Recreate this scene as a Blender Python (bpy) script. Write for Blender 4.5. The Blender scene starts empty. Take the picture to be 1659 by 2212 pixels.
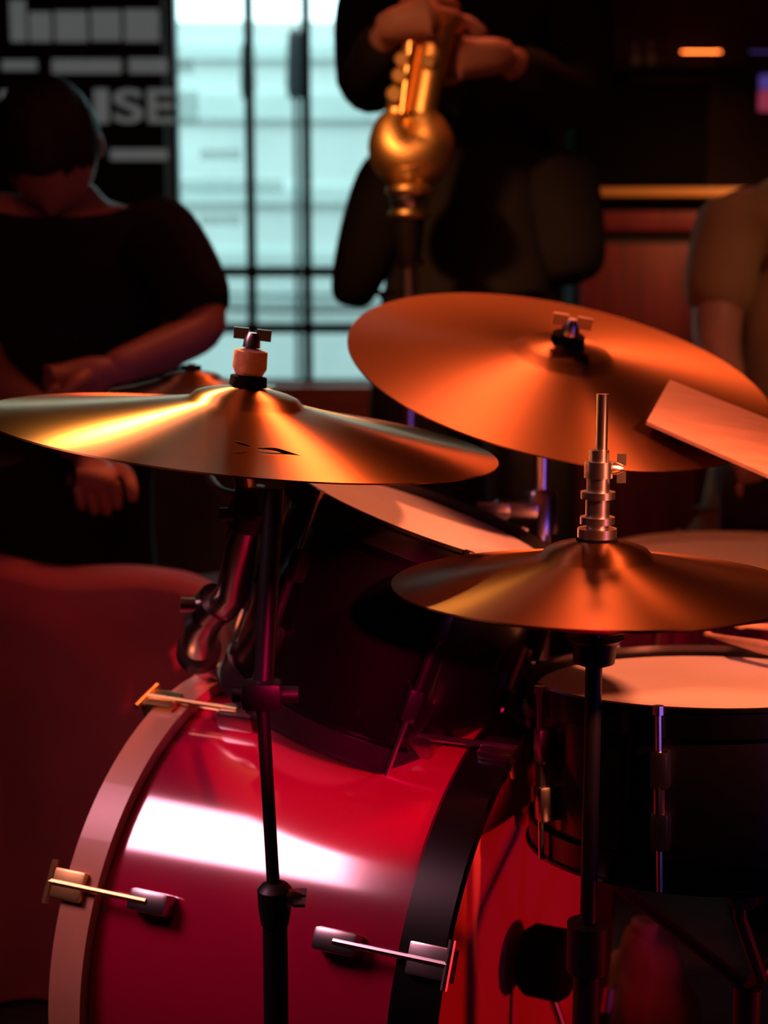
import bpy, bmesh, math, random
from mathutils import Vector, Matrix
random.seed(7)
S = bpy.context.scene
COL = S.collection
PI = math.pi
R_ = math.radians

# ---------------------------------------------------------------- camera
F_PX, CX, CY = 3200.0, 829.5, 1106.0
PITCH = R_(9.0)
CAM = Vector((0, 0, 1.05))
FW = Vector((0, math.cos(PITCH), -math.sin(PITCH)))
UP = Vector((0, math.sin(PITCH), math.cos(PITCH)))
cd = bpy.data.cameras.new('camera')
cd.sensor_fit = 'HORIZONTAL'
cd.sensor_width = 36.0
cd.lens = 36.0 * F_PX / 1659.0
cd.clip_start = 0.02
cd.dof.use_dof = True
cd.dof.focus_distance = 1.32
cd.dof.aperture_fstop = 5.0
cam = bpy.data.objects.new('camera', cd)
COL.objects.link(cam)
cam.location = CAM
cam.rotation_euler = (PI / 2 - PITCH, 0, 0)
S.camera = cam

# ---------------------------------------------------------------- sky, lamps, exposure
S.view_settings.view_transform = 'Standard'
S.view_settings.look = 'None'
S.view_settings.gamma = 1.0
S.view_settings.use_curve_mapping = False
S.view_settings.exposure = 0.0
w = bpy.data.worlds.new('overcast_sky')
S.world = w
w.use_nodes = True
w.node_tree.nodes['Background'].inputs[0].default_value = (0.74, 0.92, 0.94, 1)
w.node_tree.nodes['Background'].inputs[1].default_value = 3.9


def area(name, loc, tgt, sx, sy, watts, col, spread=180.0, xdir=None):
    d = bpy.data.lights.new(name, 'AREA')
    d.shape = 'RECTANGLE'
    d.size = sx
    d.size_y = sy
    d.energy = watts
    d.color = col
    d.spread = R_(spread)
    o = bpy.data.objects.new(name, d)
    COL.objects.link(o)
    o.location = loc
    o.rotation_euler = (Vector(tgt) - Vector(loc)).to_track_quat('-Z', 'Y').to_euler()
    if xdir:
        z = (Vector(loc) - Vector(tgt)).normalized()
        x = Vector(xdir)
        x = (x - z * x.dot(z)).normalized()
        o.rotation_euler = Matrix((x, z.cross(x), z)).transposed().to_euler()
    return o


def spot(name, loc, tgt, watts, col, ang=60.0, blend=0.5, rad=0.06):
    d = bpy.data.lights.new(name, 'SPOT')
    d.energy = watts
    d.color = col
    d.spot_size = R_(ang)
    d.spot_blend = blend
    d.shadow_soft_size = rad
    o = bpy.data.objects.new(name, d)
    COL.objects.link(o)
    o.location = loc
    o.rotation_euler = (Vector(tgt) - Vector(loc)).to_track_quat('-Z', 'Y').to_euler()
    return o


area('stage_lamp_warm', (-1.21, 1.20, 1.72), (-0.19, 1.43, 0.54), 0.68, 0.66, 1.2, (1.0, 0.38, 0.52), 42, (0.905, -0.426, 0))
area('stage_lamp_red', (0.42, 2.85, 2.75), (0.12, 1.5, 0.70), 0.30, 0.30, 3.4, (1.0, 0.19, 0.07), 50)
spot('stage_lamp_amber', (-1.08, 2.5, 2.45), (-0.19, 1.44, 0.90), 400, (1.0, 0.55, 0.19), 10.5, 0.6, 0.06)
spot('added_heads_spot', (1.25, 0.10, 1.75), (0.24, 1.46, 0.72), 430, (1.0, 0.20, 0.085), 16, 0.6, 0.06)  # added spot, cone kept to the tom and snare heads
spot('added_tom_spot', (1.30, 0.40, 1.00), (-0.02, 1.60, 0.835), 210, (1.0, 0.22, 0.09), 10, 0.5, 0.03)  # added narrow spot that brightens only the rack tom head
spot('added_shell_spot', (0.25, 0.05, 1.15), (-0.03, 1.48, 0.60), 125, (1.0, 0.005, 0.12), 12.5, 0.25, 0.02)  # added red spot, its cone edge cuts off the lit shell area
spot('added_batter_spot', (1.7, 1.05, 0.30), (0.15, 1.49, 0.33), 38, (1.0, 0.02, 0.03), 24, 0.5, 0.05)  # added low red spot reaching the batter head under the snare
spot('stage_lamp_blue', (1.3, 0.35, 0.62), (0.35, 1.5, 0.6), 6.0, (0.22, 0.12, 1.0), 30, 0.6, 0.08)
spot('added_sax_spot', (-1.0, 0.7, 2.7), (0.05, 2.42, 1.26), 210, (1.0, 0.38, 0.13), 11, 0.8, 0.10)  # added narrow spot to make the saxophone brass shine
area('added_room_fill', (-0.6, 0.3, 2.8), (0, 2.4, 0.8), 0.8, 0.8, 2.2, (1.0, 0.17, 0.14), 140)  # added dim red fill for the bench, people and room
spot('added_shirt_spot', (1.6, 0.6, 2.6), (0.72, 2.55, 1.12), 45, (1.0, 0.40, 0.20), 20, 0.7, 0.1)  # added spot that lifts the brown shirt out of the dark
area('added_bar_fill', (1.02, 3.50, 1.45), (0.7, 4.0, 1.10), 0.3, 0.06, 0.8, (1.0, 0.38, 0.12), 100)  # added unseen fill that lights the counter edge and front


# ---------------------------------------------------------------- helpers
def P(px, py, zc):
    """point seen at photo pixel (px, py), zc metres along the viewing axis"""
    return CAM + zc * (FW + Vector((1, 0, 0)) * ((px - CX) / F_PX) - UP * ((py - CY) / F_PX))


def PY(px, py, Y):
    """point seen at photo pixel (px, py) on the upright plane y = Y"""
    d = FW + Vector((1, 0, 0)) * ((px - CX) / F_PX) - UP * ((py - CY) / F_PX)
    return CAM + d * (Y / d.y)


def frame(c, n):
    n = Vector(n).normalized()
    x = Vector((0, 1, 0)).cross(n)
    if x.length < 1e-4:
        x = Vector((1, 0, 0))
    x.normalize()
    y = n.cross(x)
    m = Matrix((x, y, n)).transposed().to_4x4()
    m.translation = Vector(c)
    return m


def tilt(tx, ty):
    return Vector((math.sin(tx), -math.sin(ty), math.sqrt(1 - math.sin(tx) ** 2 - math.sin(ty) ** 2)))


MATS = {}


def mat(name, col, rough=0.5, metal=0.0, var=0.15, scale=12.0, bump=0.0, coat=0.0, aniso=0.0,
        emit=None, estr=0.0, spec=0.5, alpha=1.0, stretch=None, coat_rough=0.05, sheen=0.0, coat_ior=1.5):
    m = bpy.data.materials.new(name)
    m.use_nodes = True
    nt = m.node_tree
    b = nt.nodes['Principled BSDF']
    tc = nt.nodes.new('ShaderNodeTexCoord')
    mp = nt.nodes.new('ShaderNodeMapping')
    if stretch:
        mp.inputs['Scale'].default_value = stretch
    no = nt.nodes.new('ShaderNodeTexNoise')
    no.inputs['Scale'].default_value = scale
    no.inputs['Detail'].default_value = 5
    nt.links.new(tc.outputs['Object'], mp.inputs[0])
    nt.links.new(mp.outputs[0], no.inputs['Vector'])
    cr = nt.nodes.new('ShaderNodeValToRGB')
    cr.color_ramp.elements[0].position = 0.3
    cr.color_ramp.elements[1].position = 0.7
    cr.color_ramp.elements[0].color = tuple(c * (1 - var) for c in col) + (1,)
    cr.color_ramp.elements[1].color = tuple(min(1, c * (1 + var)) for c in col) + (1,)
    nt.links.new(no.outputs[0], cr.inputs[0])
    nt.links.new(cr.outputs[0], b.inputs['Base Color'])
    b.inputs['Roughness'].default_value = rough
    b.inputs['Metallic'].default_value = metal
    b.inputs['Specular IOR Level'].default_value = spec
    b.inputs['Coat Weight'].default_value = coat
    b.inputs['Coat Roughness'].default_value = coat_rough
    b.inputs['Coat IOR'].default_value = coat_ior
    b.inputs['Alpha'].default_value = alpha
    b.inputs['Sheen Weight'].default_value = sheen
    if aniso:
        b.inputs['Anisotropic'].default_value = aniso
        b.inputs['Anisotropic Rotation'].default_value = 0.25
        tg = nt.nodes.new('ShaderNodeTangent')
        tg.direction_type = 'RADIAL'
        tg.axis = 'Z'
        nt.links.new(tg.outputs[0], b.inputs['Tangent'])
    if bump:
        bp = nt.nodes.new('ShaderNodeBump')
        bp.inputs['Strength'].default_value = bump
        bp.inputs['Distance'].default_value = 0.01
        nt.links.new(no.outputs[0], bp.inputs['Height'])
        nt.links.new(bp.outputs[0], b.inputs['Normal'])
    if emit:
        b.inputs['Emission Color'].default_value = tuple(emit) + (1,)
        b.inputs['Emission Strength'].default_value = estr
    MATS[name] = m
    return m


M_WALL = mat('plaster_dark', (0.10, 0.055, 0.045), 0.85, var=0.3, scale=6, bump=0.15)
M_FLOOR = mat('carpet_dark', (0.035, 0.018, 0.018), 0.95, var=0.4, scale=60, bump=0.3)
M_CEIL = mat('ceiling_black', (0.03, 0.025, 0.025), 0.9, scale=5)
M_FRAME = mat('frame_paint', (0.010, 0.022, 0.028), 0.5, scale=20)
M_SILL = mat('sill_wood', (0.60, 0.15, 0.09), 0.45, var=0.3, scale=5, stretch=(1, 8, 8))
M_FACADE = mat('pale_facade', (0.70, 0.80, 0.78), 0.9, var=0.07, scale=2.5)
M_FACADE2 = mat('pale_facade_band', (0.60, 0.72, 0.70), 0.9, var=0.07, scale=2.5)
M_STREET = mat('street_asphalt', (0.12, 0.12, 0.12), 0.9, scale=30)
M_POST = mat('street_iron', (0.02, 0.035, 0.045), 0.6, scale=20)
M_BLACK = mat('black_lacquer', (0.003, 0.0025, 0.003), 0.28, var=0.2, scale=10, coat=0.5)
M_BLACKM = mat('black_paint_metal', (0.010, 0.008, 0.009), 0.42, var=0.2, scale=30)
M_RUBBER = mat('black_rubber', (0.008, 0.007, 0.007), 0.8, scale=40)
M_CHROME = mat('chrome', (0.72, 0.68, 0.66), 0.28, 1.0, var=0.05, scale=40)
M_DCHROME = mat('black_chrome', (0.10, 0.09, 0.10), 0.22, 1.0, var=0.1, scale=40)
M_CHROME2 = mat('worn_chrome', (0.50, 0.46, 0.45), 0.28, 1.0, var=0.1, scale=40)
M_GOLD = mat('brass_hardware', (0.88, 0.62, 0.24), 0.36, 1.0, var=0.08, scale=40)
M_BRONZE = mat('cymbal_bronze', (0.70, 0.38, 0.13), 0.40, 1.0, var=0.07, scale=9, aniso=1.0)
M_BRONZE2 = mat('cymbal_bronze_dark', (0.245, 0.118, 0.04), 0.46, 1.0, var=0.06, scale=7, aniso=0.9)  # darker bronze for ride, hi-hat and splash
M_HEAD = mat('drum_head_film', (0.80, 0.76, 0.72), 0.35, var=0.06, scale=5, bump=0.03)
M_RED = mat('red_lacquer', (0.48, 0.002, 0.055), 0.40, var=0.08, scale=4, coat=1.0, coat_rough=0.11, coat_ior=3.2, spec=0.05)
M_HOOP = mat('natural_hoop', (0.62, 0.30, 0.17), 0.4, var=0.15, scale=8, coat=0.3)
M_HEADRED = mat('batter_head_red_light', (0.60, 0.08, 0.08), 0.5, var=0.1, scale=5)  # red stage light put into the head colour
M_FELT = mat('felt', (0.55, 0.28, 0.20), 0.95, var=0.2, scale=80, bump=0.3)
M_FELTB = mat('black_felt', (0.004, 0.003, 0.003), 0.95, var=0.2, scale=80, bump=0.3, spec=0.1)
M_WOOD = mat('pale_wood', (0.72, 0.44, 0.26), 0.5, var=0.12, scale=6, stretch=(2, 14, 14))
M_CLOTH = mat('maroon_cloth', (0.42, 0.07, 0.07), 0.9, var=0.2, scale=5, bump=0.2, sheen=0.2)
M_SKIN = mat('skin', (0.55, 0.26, 0.20), 0.5, var=0.08, scale=14, bump=0.05)
M_HAIR = mat('dark_hair', (0.012, 0.008, 0.007), 0.6, var=0.4, scale=60, bump=0.4, stretch=(1, 1, 6))
M_BCLOTH = mat('black_cloth', (0.010, 0.007, 0.008), 0.9, var=0.3, scale=20, bump=0.25)
M_JACKET = mat('dark_jacket_cloth', (0.008, 0.0045, 0.005), 0.9, var=0.3, scale=16, bump=0.3)
M_BROWN = mat('brown_shirt_cloth', (0.36, 0.22, 0.11), 0.9, var=0.25, scale=6, bump=0.4)
M_TROUS = mat('dark_trouser_cloth', (0.03, 0.02, 0.018), 0.9, var=0.3, scale=20, bump=0.25)
M_TAN = mat('tan_canvas', (0.62, 0.40, 0.25), 0.9, var=0.2, scale=10, bump=0.4)
M_SAX = mat('sax_brass', (0.90, 0.54, 0.19), 0.46, 1.0, var=0.08, scale=30)
M_SIGN = mat('sign_black', (0.006, 0.007, 0.008), 0.7, var=0.3, scale=10)
M_LETTER = mat('glowing_lettering', (0.30, 0.31, 0.30), 0.8, var=0.35, scale=18, emit=(0.9, 1.0, 0.98), estr=0.08)  # weak glow added so the letters show on the dark board
M_DECAL = mat('window_decal', (0.20, 0.30, 0.30), 0.8, var=0.2, scale=30, alpha=0.2)
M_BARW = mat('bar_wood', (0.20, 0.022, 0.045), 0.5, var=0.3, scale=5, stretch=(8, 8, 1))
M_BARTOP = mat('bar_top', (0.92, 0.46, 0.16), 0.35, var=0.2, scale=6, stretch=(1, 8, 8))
M_BARD = mat('bar_recess', (0.012, 0.006, 0.006), 0.7, scale=12)
M_BOTTLE = mat('bottle_glass', (0.5, 0.52, 0.48), 0.3, var=0.2, scale=10, coat=0.6)
M_EORANGE = mat('lamp_orange', (0.9, 0.3, 0.1), 0.5, emit=(1.0, 0.18, 0.03), estr=9.0)
M_EBLUE = mat('lamp_blue', (0.3, 0.3, 0.9), 0.5, emit=(0.30, 0.18, 1.0), estr=0.20)
M_EPINK = mat('lamp_pink', (0.9, 0.3, 0.4), 0.5, emit=(1.0, 0.12, 0.25), estr=0.22)


def glass_mat():
    m = bpy.data.materials.new('window_glass')
    m.use_nodes = True
    nt = m.node_tree
    nt.nodes.remove(nt.nodes['Principled BSDF'])
    out = nt.nodes['Material Output']
    t = nt.nodes.new('ShaderNodeBsdfTransparent')
    g = nt.nodes.new('ShaderNodeBsdfGlossy')
    g.inputs['Roughness'].default_value = 0.05
    mx = nt.nodes.new('ShaderNodeMixShader')
    no = nt.nodes.new('ShaderNodeTexNoise')
    no.inputs['Scale'].default_value = 4
    mr = nt.nodes.new('ShaderNodeMapRange')
    mr.inputs['To Min'].default_value = 0.03
    mr.inputs['To Max'].default_value = 0.07
    nt.links.new(no.outputs[0], mr.inputs['Value'])
    nt.links.new(mr.outputs[0], mx.inputs[0])
    nt.links.new(t.outputs[0], mx.inputs[1])
    nt.links.new(g.outputs[0], mx.inputs[2])
    nt.links.new(mx.outputs[0], out.inputs[0])
    t.inputs[0].default_value = (0.86, 0.96, 0.96, 1)
    return m


M_GLASS = glass_mat()


def bm_():
    return bmesh.new()


def a_box(bm, c, s, m=None, bev=0.0):
    """box of size s centred at c, optionally turned by matrix m (3x3)"""
    t = bmesh.new()
    bmesh.ops.create_cube(t, size=1.0)
    for v in t.verts:
        v.co = Vector((v.co.x * s[0], v.co.y * s[1], v.co.z * s[2]))
    if bev:
        bmesh.ops.bevel(t, geom=list(t.edges), offset=bev, segments=2, affect='EDGES', profile=0.6)
    for v in t.verts:
        v.co = ((m @ v.co) if m else v.co) + Vector(c)
    merge(bm, t)
    return bm


def merge(bm, t):
    me = bpy.data.meshes.new('tmp')
    t.to_mesh(me)
    t.free()
    bm.from_mesh(me)
    bpy.data.meshes.remove(me)


def a_tube(bm, a, b, r1, r2=None, seg=16):
    a, b = Vector(a), Vector(b)
    d = b - a
    if r2 is None:
        r2 = r1
    q = d.to_track_quat('Z', 'Y').to_matrix()
    ra = [bm.verts.new(a + q @ Vector((r1 * math.cos(k * 2 * PI / seg), r1 * math.sin(k * 2 * PI / seg), 0))) for k in range(seg)]
    rb = [bm.verts.new(b + q @ Vector((r2 * math.cos(k * 2 * PI / seg), r2 * math.sin(k * 2 * PI / seg), 0))) for k in range(seg)]
    for k in range(seg):
        bm.faces.new((ra[k], ra[(k + 1) % seg], rb[(k + 1) % seg], rb[k]))
    bm.faces.new(list(reversed(ra)))
    bm.faces.new(rb)
    return bm


def a_path(bm, pts, rad, seg=14):
    """tube through points; rad is a number or a list"""
    pts = [Vector(p) for p in pts]
    n = len(pts)
    rings = []
    ref = None
    for i, p in enumerate(pts):
        t = (pts[min(i + 1, n - 1)] - pts[max(i - 1, 0)]).normalized()
        if ref is None:
            ref = t.orthogonal().normalized()
        ref = (ref - t * ref.dot(t)).normalized()
        s = t.cross(ref)
        r = rad[i] if isinstance(rad, (list, tuple)) else rad
        rings.append([bm.verts.new(p + r * (ref * math.cos(k * 2 * PI / seg) + s * math.sin(k * 2 * PI / seg))) for k in range(seg)])
    for i in range(n - 1):
        for k in range(seg):
            bm.faces.new((rings[i][k], rings[i][(k + 1) % seg], rings[i + 1][(k + 1) % seg], rings[i + 1][k]))
    bm.faces.new(list(reversed(rings[0])))
    bm.faces.new(rings[-1])
    return bm


def spline(pts, n=8):
    pts = [Vector(p) for p in pts]
    q = [pts[0] * 2 - pts[1]] + pts + [pts[-1] * 2 - pts[-2]]
    out = []
    for i in range(1, len(q) - 2):
        for k in range(n):
            t = k / n
            out.append(0.5 * ((2 * q[i]) + (-q[i - 1] + q[i + 1]) * t + (2 * q[i - 1] - 5 * q[i] + 4 * q[i + 1] - q[i + 2]) * t * t
                              + (-q[i - 1] + 3 * q[i] - 3 * q[i + 1] + q[i + 2]) * t ** 3))
    out.append(pts[-1])
    return out


def a_lathe(bm, prof, seg=64, mtx=None, closed=False):
    """turn a profile [(r, z), ...] about z"""
    mtx = mtx or Matrix.Identity(4)
    rings = []
    for r, z in prof:
        if r < 1e-6:
            rings.append([bm.verts.new(mtx @ Vector((0, 0, z)))])
        else:
            rings.append([bm.verts.new(mtx @ Vector((r * math.cos(k * 2 * PI / seg), r * math.sin(k * 2 * PI / seg), z))) for k in range(seg)])
    pr = list(zip(rings[:-1], rings[1:]))
    if closed:
        pr.append((rings[-1], rings[0]))
    for A, B in pr:
        for k in range(seg):
            k2 = (k + 1) % seg
            if len(A) == 1 and len(B) == 1:
                continue
            if len(A) == 1:
                bm.faces.new((A[0], B[k], B[k2]))
            elif len(B) == 1:
                bm.faces.new((A[k], B[0], A[k2]))
            else:
                bm.faces.new((A[k], B[k], B[k2], A[k2]))
    return bm


def a_ball(bm, c, r, sc=(1, 1, 1), seg=20):
    t = bmesh.new()
    bmesh.ops.create_uvsphere(t, u_segments=seg, v_segments=seg // 2 + 2, radius=r)
    for v in t.verts:
        v.co = Vector((v.co.x * sc[0], v.co.y * sc[1], v.co.z * sc[2])) + Vector(c)
    merge(bm, t)
    return bm


def finish(me, smooth=True, ang=0.6):
    bm = bmesh.new()
    bm.from_mesh(me)
    bmesh.ops.recalc_face_normals(bm, faces=bm.faces)
    if smooth:
        for f in bm.faces:
            f.smooth = True
        for e in bm.edges:
            if len(e.link_faces) == 2 and e.calc_face_angle(0) > ang:
                e.smooth = False
    bm.to_mesh(me)
    bm.free()


WM = {}


def obj(name, bm, m, parent=None, smooth=True, local=False, mtx=None, ang=0.6):
    """link one mesh object. With a parent, bm is in world space unless local."""
    me = bpy.data.meshes.new(name)
    bm.to_mesh(me)
    bm.free()
    finish(me, smooth, ang)
    me.materials.append(m)
    o = bpy.data.objects.new(name, me)
    COL.objects.link(o)
    if parent:
        o.parent = parent
        pw = WM[parent]
        if not local:
            me.transform(pw.inverted())
        WM[o] = pw
    else:
        WM[o] = Matrix.Identity(4)
        if mtx is not None:
            o.matrix_world = mtx
            WM[o] = mtx
    return o


def tag(o, label, cat, group=None):
    o['label'] = label
    o['category'] = cat
    if group:
        o['group'] = group
    return o


def thing(name, label, cat, mtx=None, loc=None, group=None):
    o = bpy.data.objects.new(name, None)
    o.empty_display_size = 0.05
    COL.objects.link(o)
    m = mtx if mtx is not None else Matrix.Translation(Vector(loc))
    o.matrix_world = m
    WM[o] = m
    return tag(o, label, cat, group)


def struct(name, bm, m, smooth=False):
    o = obj(name, bm, m, smooth=smooth)
    o['kind'] = 'structure'
    return o


# ---------------------------------------------------------------- the room
YB = 4.5          # inner face of the wall with the window
XL, XR, YF, ZC = -2.6, 3.0, -1.6, 3.1
struct('floor', a_box(bm_(), ((XL + XR) / 2, (YF + YB) / 2, -0.05), (XR - XL + 0.4, YB - YF + 0.4, 0.1)), M_FLOOR)
struct('ceiling', a_box(bm_(), ((XL + XR) / 2, (YF + YB) / 2, ZC + 0.05), (XR - XL + 0.4, YB - YF + 0.4, 0.1)), M_CEIL)
struct('wall_left', a_box(bm_(), (XL - 0.06, (YF + YB) / 2, ZC / 2), (0.12, YB - YF + 0.3, ZC)), M_WALL)
struct('wall_right', a_box(bm_(), (XR + 0.06, (YF + YB) / 2, ZC / 2), (0.12, YB - YF + 0.3, ZC)), M_WALL)
struct('wall_front', a_box(bm_(), ((XL + XR) / 2, YF - 0.06, ZC / 2), (XR - XL, 0.12, ZC)), M_WALL)
wx0, wx1 = PY(366, 400, YB).x, PY(905, 400, YB).x
wz0, wz1 = PY(600, 826, YB).z, PY(600, -330, YB).z
bw = bm_()
T = 0.16
a_box(bw, ((XL + wx0) / 2, YB + T / 2, ZC / 2), (wx0 - XL, T, ZC))
a_box(bw, ((XR + wx1) / 2, YB + T / 2, ZC / 2), (XR - wx1, T, ZC))
a_box(bw, ((wx0 + wx1) / 2, YB + T / 2, wz0 / 2), (wx1 - wx0, T, wz0))
a_box(bw, ((wx0 + wx1) / 2, YB + T / 2, (wz1 + ZC) / 2), (wx1 - wx0, T, ZC - wz1))
struct('wall_back', bw, M_WALL)

# window: outer frame, mullions, rails, panes
YW = YB + 0.06
win = bpy.data.objects.new('window_1', None)
COL.objects.link(win)
win.matrix_world = Matrix.Translation(((wx0 + wx1) / 2, YW, wz0))
WM[win] = Matrix.Translation(((wx0 + wx1) / 2, YW, wz0))
win['kind'] = 'structure'
fb = bm_()
fr = 0.022
a_box(fb, (wx0 + fr / 2, YW, (wz0 + wz1) / 2), (fr, 0.06, wz1 - wz0))
a_box(fb, (wx1 - fr / 2, YW, (wz0 + wz1) / 2), (fr, 0.06, wz1 - wz0))
a_box(fb, ((wx0 + wx1) / 2, YW, wz1 - fr / 2), (wx1 - wx0, 0.06, fr))
a_box(fb, ((wx0 + wx1) / 2, YW, wz0 + 0.003), (wx1 - wx0, 0.06, 0.006))
obj('window_frame', fb, M_FRAME, win, smooth=False)
mx = [PY(543, 500, YW).x, PY(664, 500, YW).x]
mw = 0.026
for x in mx:
    obj('mullion', a_box(bm_(), (x, YW, (wz0 + wz1) / 2), (mw, 0.045, wz1 - wz0)), M_FRAME, win, smooth=False)
hz = [PY(600, 709, YW).z, PY(600, 587, YW).z, PY(600, -60, YW).z]
mh = 0.030
for z in hz:
    obj('glazing_bar', a_box(bm_(), ((wx0 + wx1) / 2, YW + 0.001, z), (wx1 - wx0, 0.05, mh)), M_FRAME, win, smooth=False)
xs = [wx0] + mx + [wx1]
zs = [wz0] + hz + [wz1]
for i in range(len(xs) - 1):
    for j in range(len(zs) - 1):
        obj('pane', a_box(bm_(), ((xs[i] + xs[i + 1]) / 2, YW + 0.004, (zs[j] + zs[j + 1]) / 2),
                          (xs[i + 1] - xs[i] - 0.004, 0.006, zs[j + 1] - zs[j] - 0.004)), M_GLASS, win, smooth=False)
for (x0, x1, y0, y1) in ((432, 520, 322, 346), (392, 612, 388, 416), (432, 520, 466, 486), (376, 430, 196, 268), (376, 418, 128, 160)):
    a, b = PY(x0, y0, YW - 0.002), PY(x1, y1, YW - 0.002)
    obj('decal_strip', a_box(bm_(), ((a.x + b.x) / 2, YW - 0.002, (a.z + b.z) / 2), (b.x - a.x, 0.003, a.z - b.z)), M_DECAL, win, smooth=False)
a, b = PY(540, 829, YB), PY(880, 905, YB)
sb = bm_()
a_box(sb, ((wx0 + wx1) / 2, YB - 0.03, wz0 - 0.055), (wx1 - wx0 + 0.12, 0.10, 0.10), bev=0.006)
struct('trim_1', sb, M_SILL)

# outside: pale building across the street, kerb posts and cables
struct('street_ground', a_box(bm_(), (-0.3, YB + 2.2, -0.06), (9, 4.0, 0.1)), M_STREET)
fac = thing('street_facade', 'pale overexposed building seen through the bright window', 'building', loc=(-0.4, YB + 2.6, 0))
ftop = PY(560, 45, YB + 2.6).z
obj('wall', a_box(bm_(), (-0.6, YB + 2.75, ftop / 2), (7, 0.3, ftop)), M_FACADE, fac, smooth=False)
for y0, y1 in ((640, 655), (545, 575), (405, 440), (205, 260), (100, 130)):
    a, b = PY(300, y0, YB + 2.6), PY(900, y1, YB + 2.6)
    obj('ledge', a_box(bm_(), (-0.6, YB + 2.585, (a.z + b.z) / 2), (6.6, 0.03, a.z - b.z)), M_FACADE2, fac, smooth=False)
for px, y0, y1, wd, lb in ((536, 80, 212, 34, 'dark iron street post seen through the window, shorter of two'),
                           (640, 55, 212, 44, 'dark iron street post seen through the window, taller of two')):
    Yp = YB + 1.3
    p0, p1 = PY(px, y1, Yp), PY(px, y0, Yp)
    rw = PY(px + wd / 2, y1, Yp).x - p0.x
    th = thing('street_post', lb, 'post', loc=(p0.x, Yp, 0))
    obj('shaft', a_tube(bm_(), (p0.x, Yp, -0.02), (p0.x, Yp, p0.z), rw * 0.3), M_POST, th)
    obj('lamp_housing', a_lathe(bm_(), [(0, p0.z), (rw * 0.8, p0.z), (rw, p0.z + 0.04), (rw * 0.8, p1.z - 0.03), (0, p1.z)], 20,
                                Matrix.Translation((p0.x, Yp, 0))), M_POST, th)
for k, (ya, yb) in enumerate(((632, 634), (655, 668))):
    Yp = YB + 2.565
    A, B = PY(280, ya, Yp), PY(960, yb, Yp)
    mid = (A + B) / 2 - Vector((0, 0, 0.008 + 0.014 * k))
    obj('wall_cable', a_path(bm_(), spline([A, mid, B], 10), 0.006, 8), M_POST, fac)

# lettered board beside the window
sgn = thing('sign_board', 'black board with rows of faded pale lettering, ISE legible, beside the window', 'sign', loc=PY(180, 380, YB - 0.02))
a, b = PY(-160, -60, YB - 0.02), PY(364, 600, YB - 0.02)
obj('board', a_box(bm_(), ((a.x + b.x) / 2, YB - 0.012, (a.z + b.z) / 2), (b.x - a.x, 0.02, a.z - b.z), bev=0.003), M_SIGN, sgn, smooth=False)
YS = YB - 0.024
for (x0, x1, y0, y1) in ((20, 58, 0, 90), (62, 112, 26, 90), (118, 190, 24, 90), (196, 262, 22, 88), (268, 345, 20, 90),
                         (4, 80, 130, 152), (112, 262, 128, 158), (278, 362, 126, 158), (0, 40, 196, 214), (238, 362, 322, 346)):
    a, b = PY(x0, y0, YS), PY(x1, y1, YS)
    obj('lettering_strip', a_box(bm_(), ((a.x + b.x) / 2, YS, (a.z + b.z) / 2), (b.x - a.x, 0.004, a.z - b.z), bev=0.001), M_LETTER, sgn, smooth=False)


def text_bm(txt, h):
    cu = bpy.data.curves.new('txt', 'FONT')
    cu.body = txt
    cu.size = 1.0
    cu.extrude = 0.02
    cu.offset = 0.02
    o = bpy.data.objects.new('txt', cu)
    COL.objects.link(o)
    dg = bpy.context.evaluated_depsgraph_get()
    me = bpy.data.meshes.new_from_object(o.evaluated_get(dg))
    bm = bmesh.new()
    bm.from_mesh(me)
    bpy.data.objects.remove(o)
    bpy.data.meshes.remove(me)
    xs_ = [v.co.x for v in bm.verts]
    ys_ = [v.co.y for v in bm.verts]
    s = h / (max(ys_) - min(ys_))
    for v in bm.verts:
        v.co = Vector(((v.co.x - min(xs_)) * s, (v.co.y - min(ys_)) * s, v.co.z * 0.06))
    return bm


lx = 202
for ch, wpx in (('I', 34), ('S', 66), ('E', 60)):
    a, b = PY(lx, 192, YS), PY(lx + wpx, 266, YS)
    tb = text_bm(ch, a.z - b.z)
    wx_ = max(v.co.x for v in tb.verts)
    for v in tb.verts:
        v.co = Vector((a.x + v.co.x * (b.x - a.x) / wx_, YS - v.co.z, b.z + v.co.y))
    obj('letter', tb, M_LETTER, sgn, smooth=False)
    lx += wpx + 8

# bar counter, wall shelf, dark cabinet, coloured lamps on the right
YC = 3.95
bar = thing('bar_counter', 'dark red bar counter with an orange-lit top edge behind the brown shirt', 'counter', loc=(PY(1450, 600, YC).x, YC, 0))
x0, x1 = PY(1232, 420, YC).x, 2.6
zt, zt2 = PY(1300, 406, YC).z, PY(1300, 426, YC).z
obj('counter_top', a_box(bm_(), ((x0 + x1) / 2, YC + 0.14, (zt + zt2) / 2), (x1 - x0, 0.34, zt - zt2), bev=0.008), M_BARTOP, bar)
za, zb = PY(1300, 455, YC).z, PY(1300, 498, YC).z
zc_ = PY(1300, 534, YC).z
obj('carcass', a_box(bm_(), ((x0 + x1) / 2 + 0.01, YC + 0.18, zt2 / 2), (x1 - x0 - 0.02, 0.24, zt2)), M_BARD, bar, smooth=False)
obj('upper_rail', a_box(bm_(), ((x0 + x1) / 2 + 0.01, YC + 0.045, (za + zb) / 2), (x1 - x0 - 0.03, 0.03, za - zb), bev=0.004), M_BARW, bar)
pw = 0.34
k = 0
while x0 + 0.03 + k * pw < x1 - 0.1:
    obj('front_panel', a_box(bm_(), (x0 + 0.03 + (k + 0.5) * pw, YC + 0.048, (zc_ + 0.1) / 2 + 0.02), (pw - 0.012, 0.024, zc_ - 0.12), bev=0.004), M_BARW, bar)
    k += 1
YCb = 4.05
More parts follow.
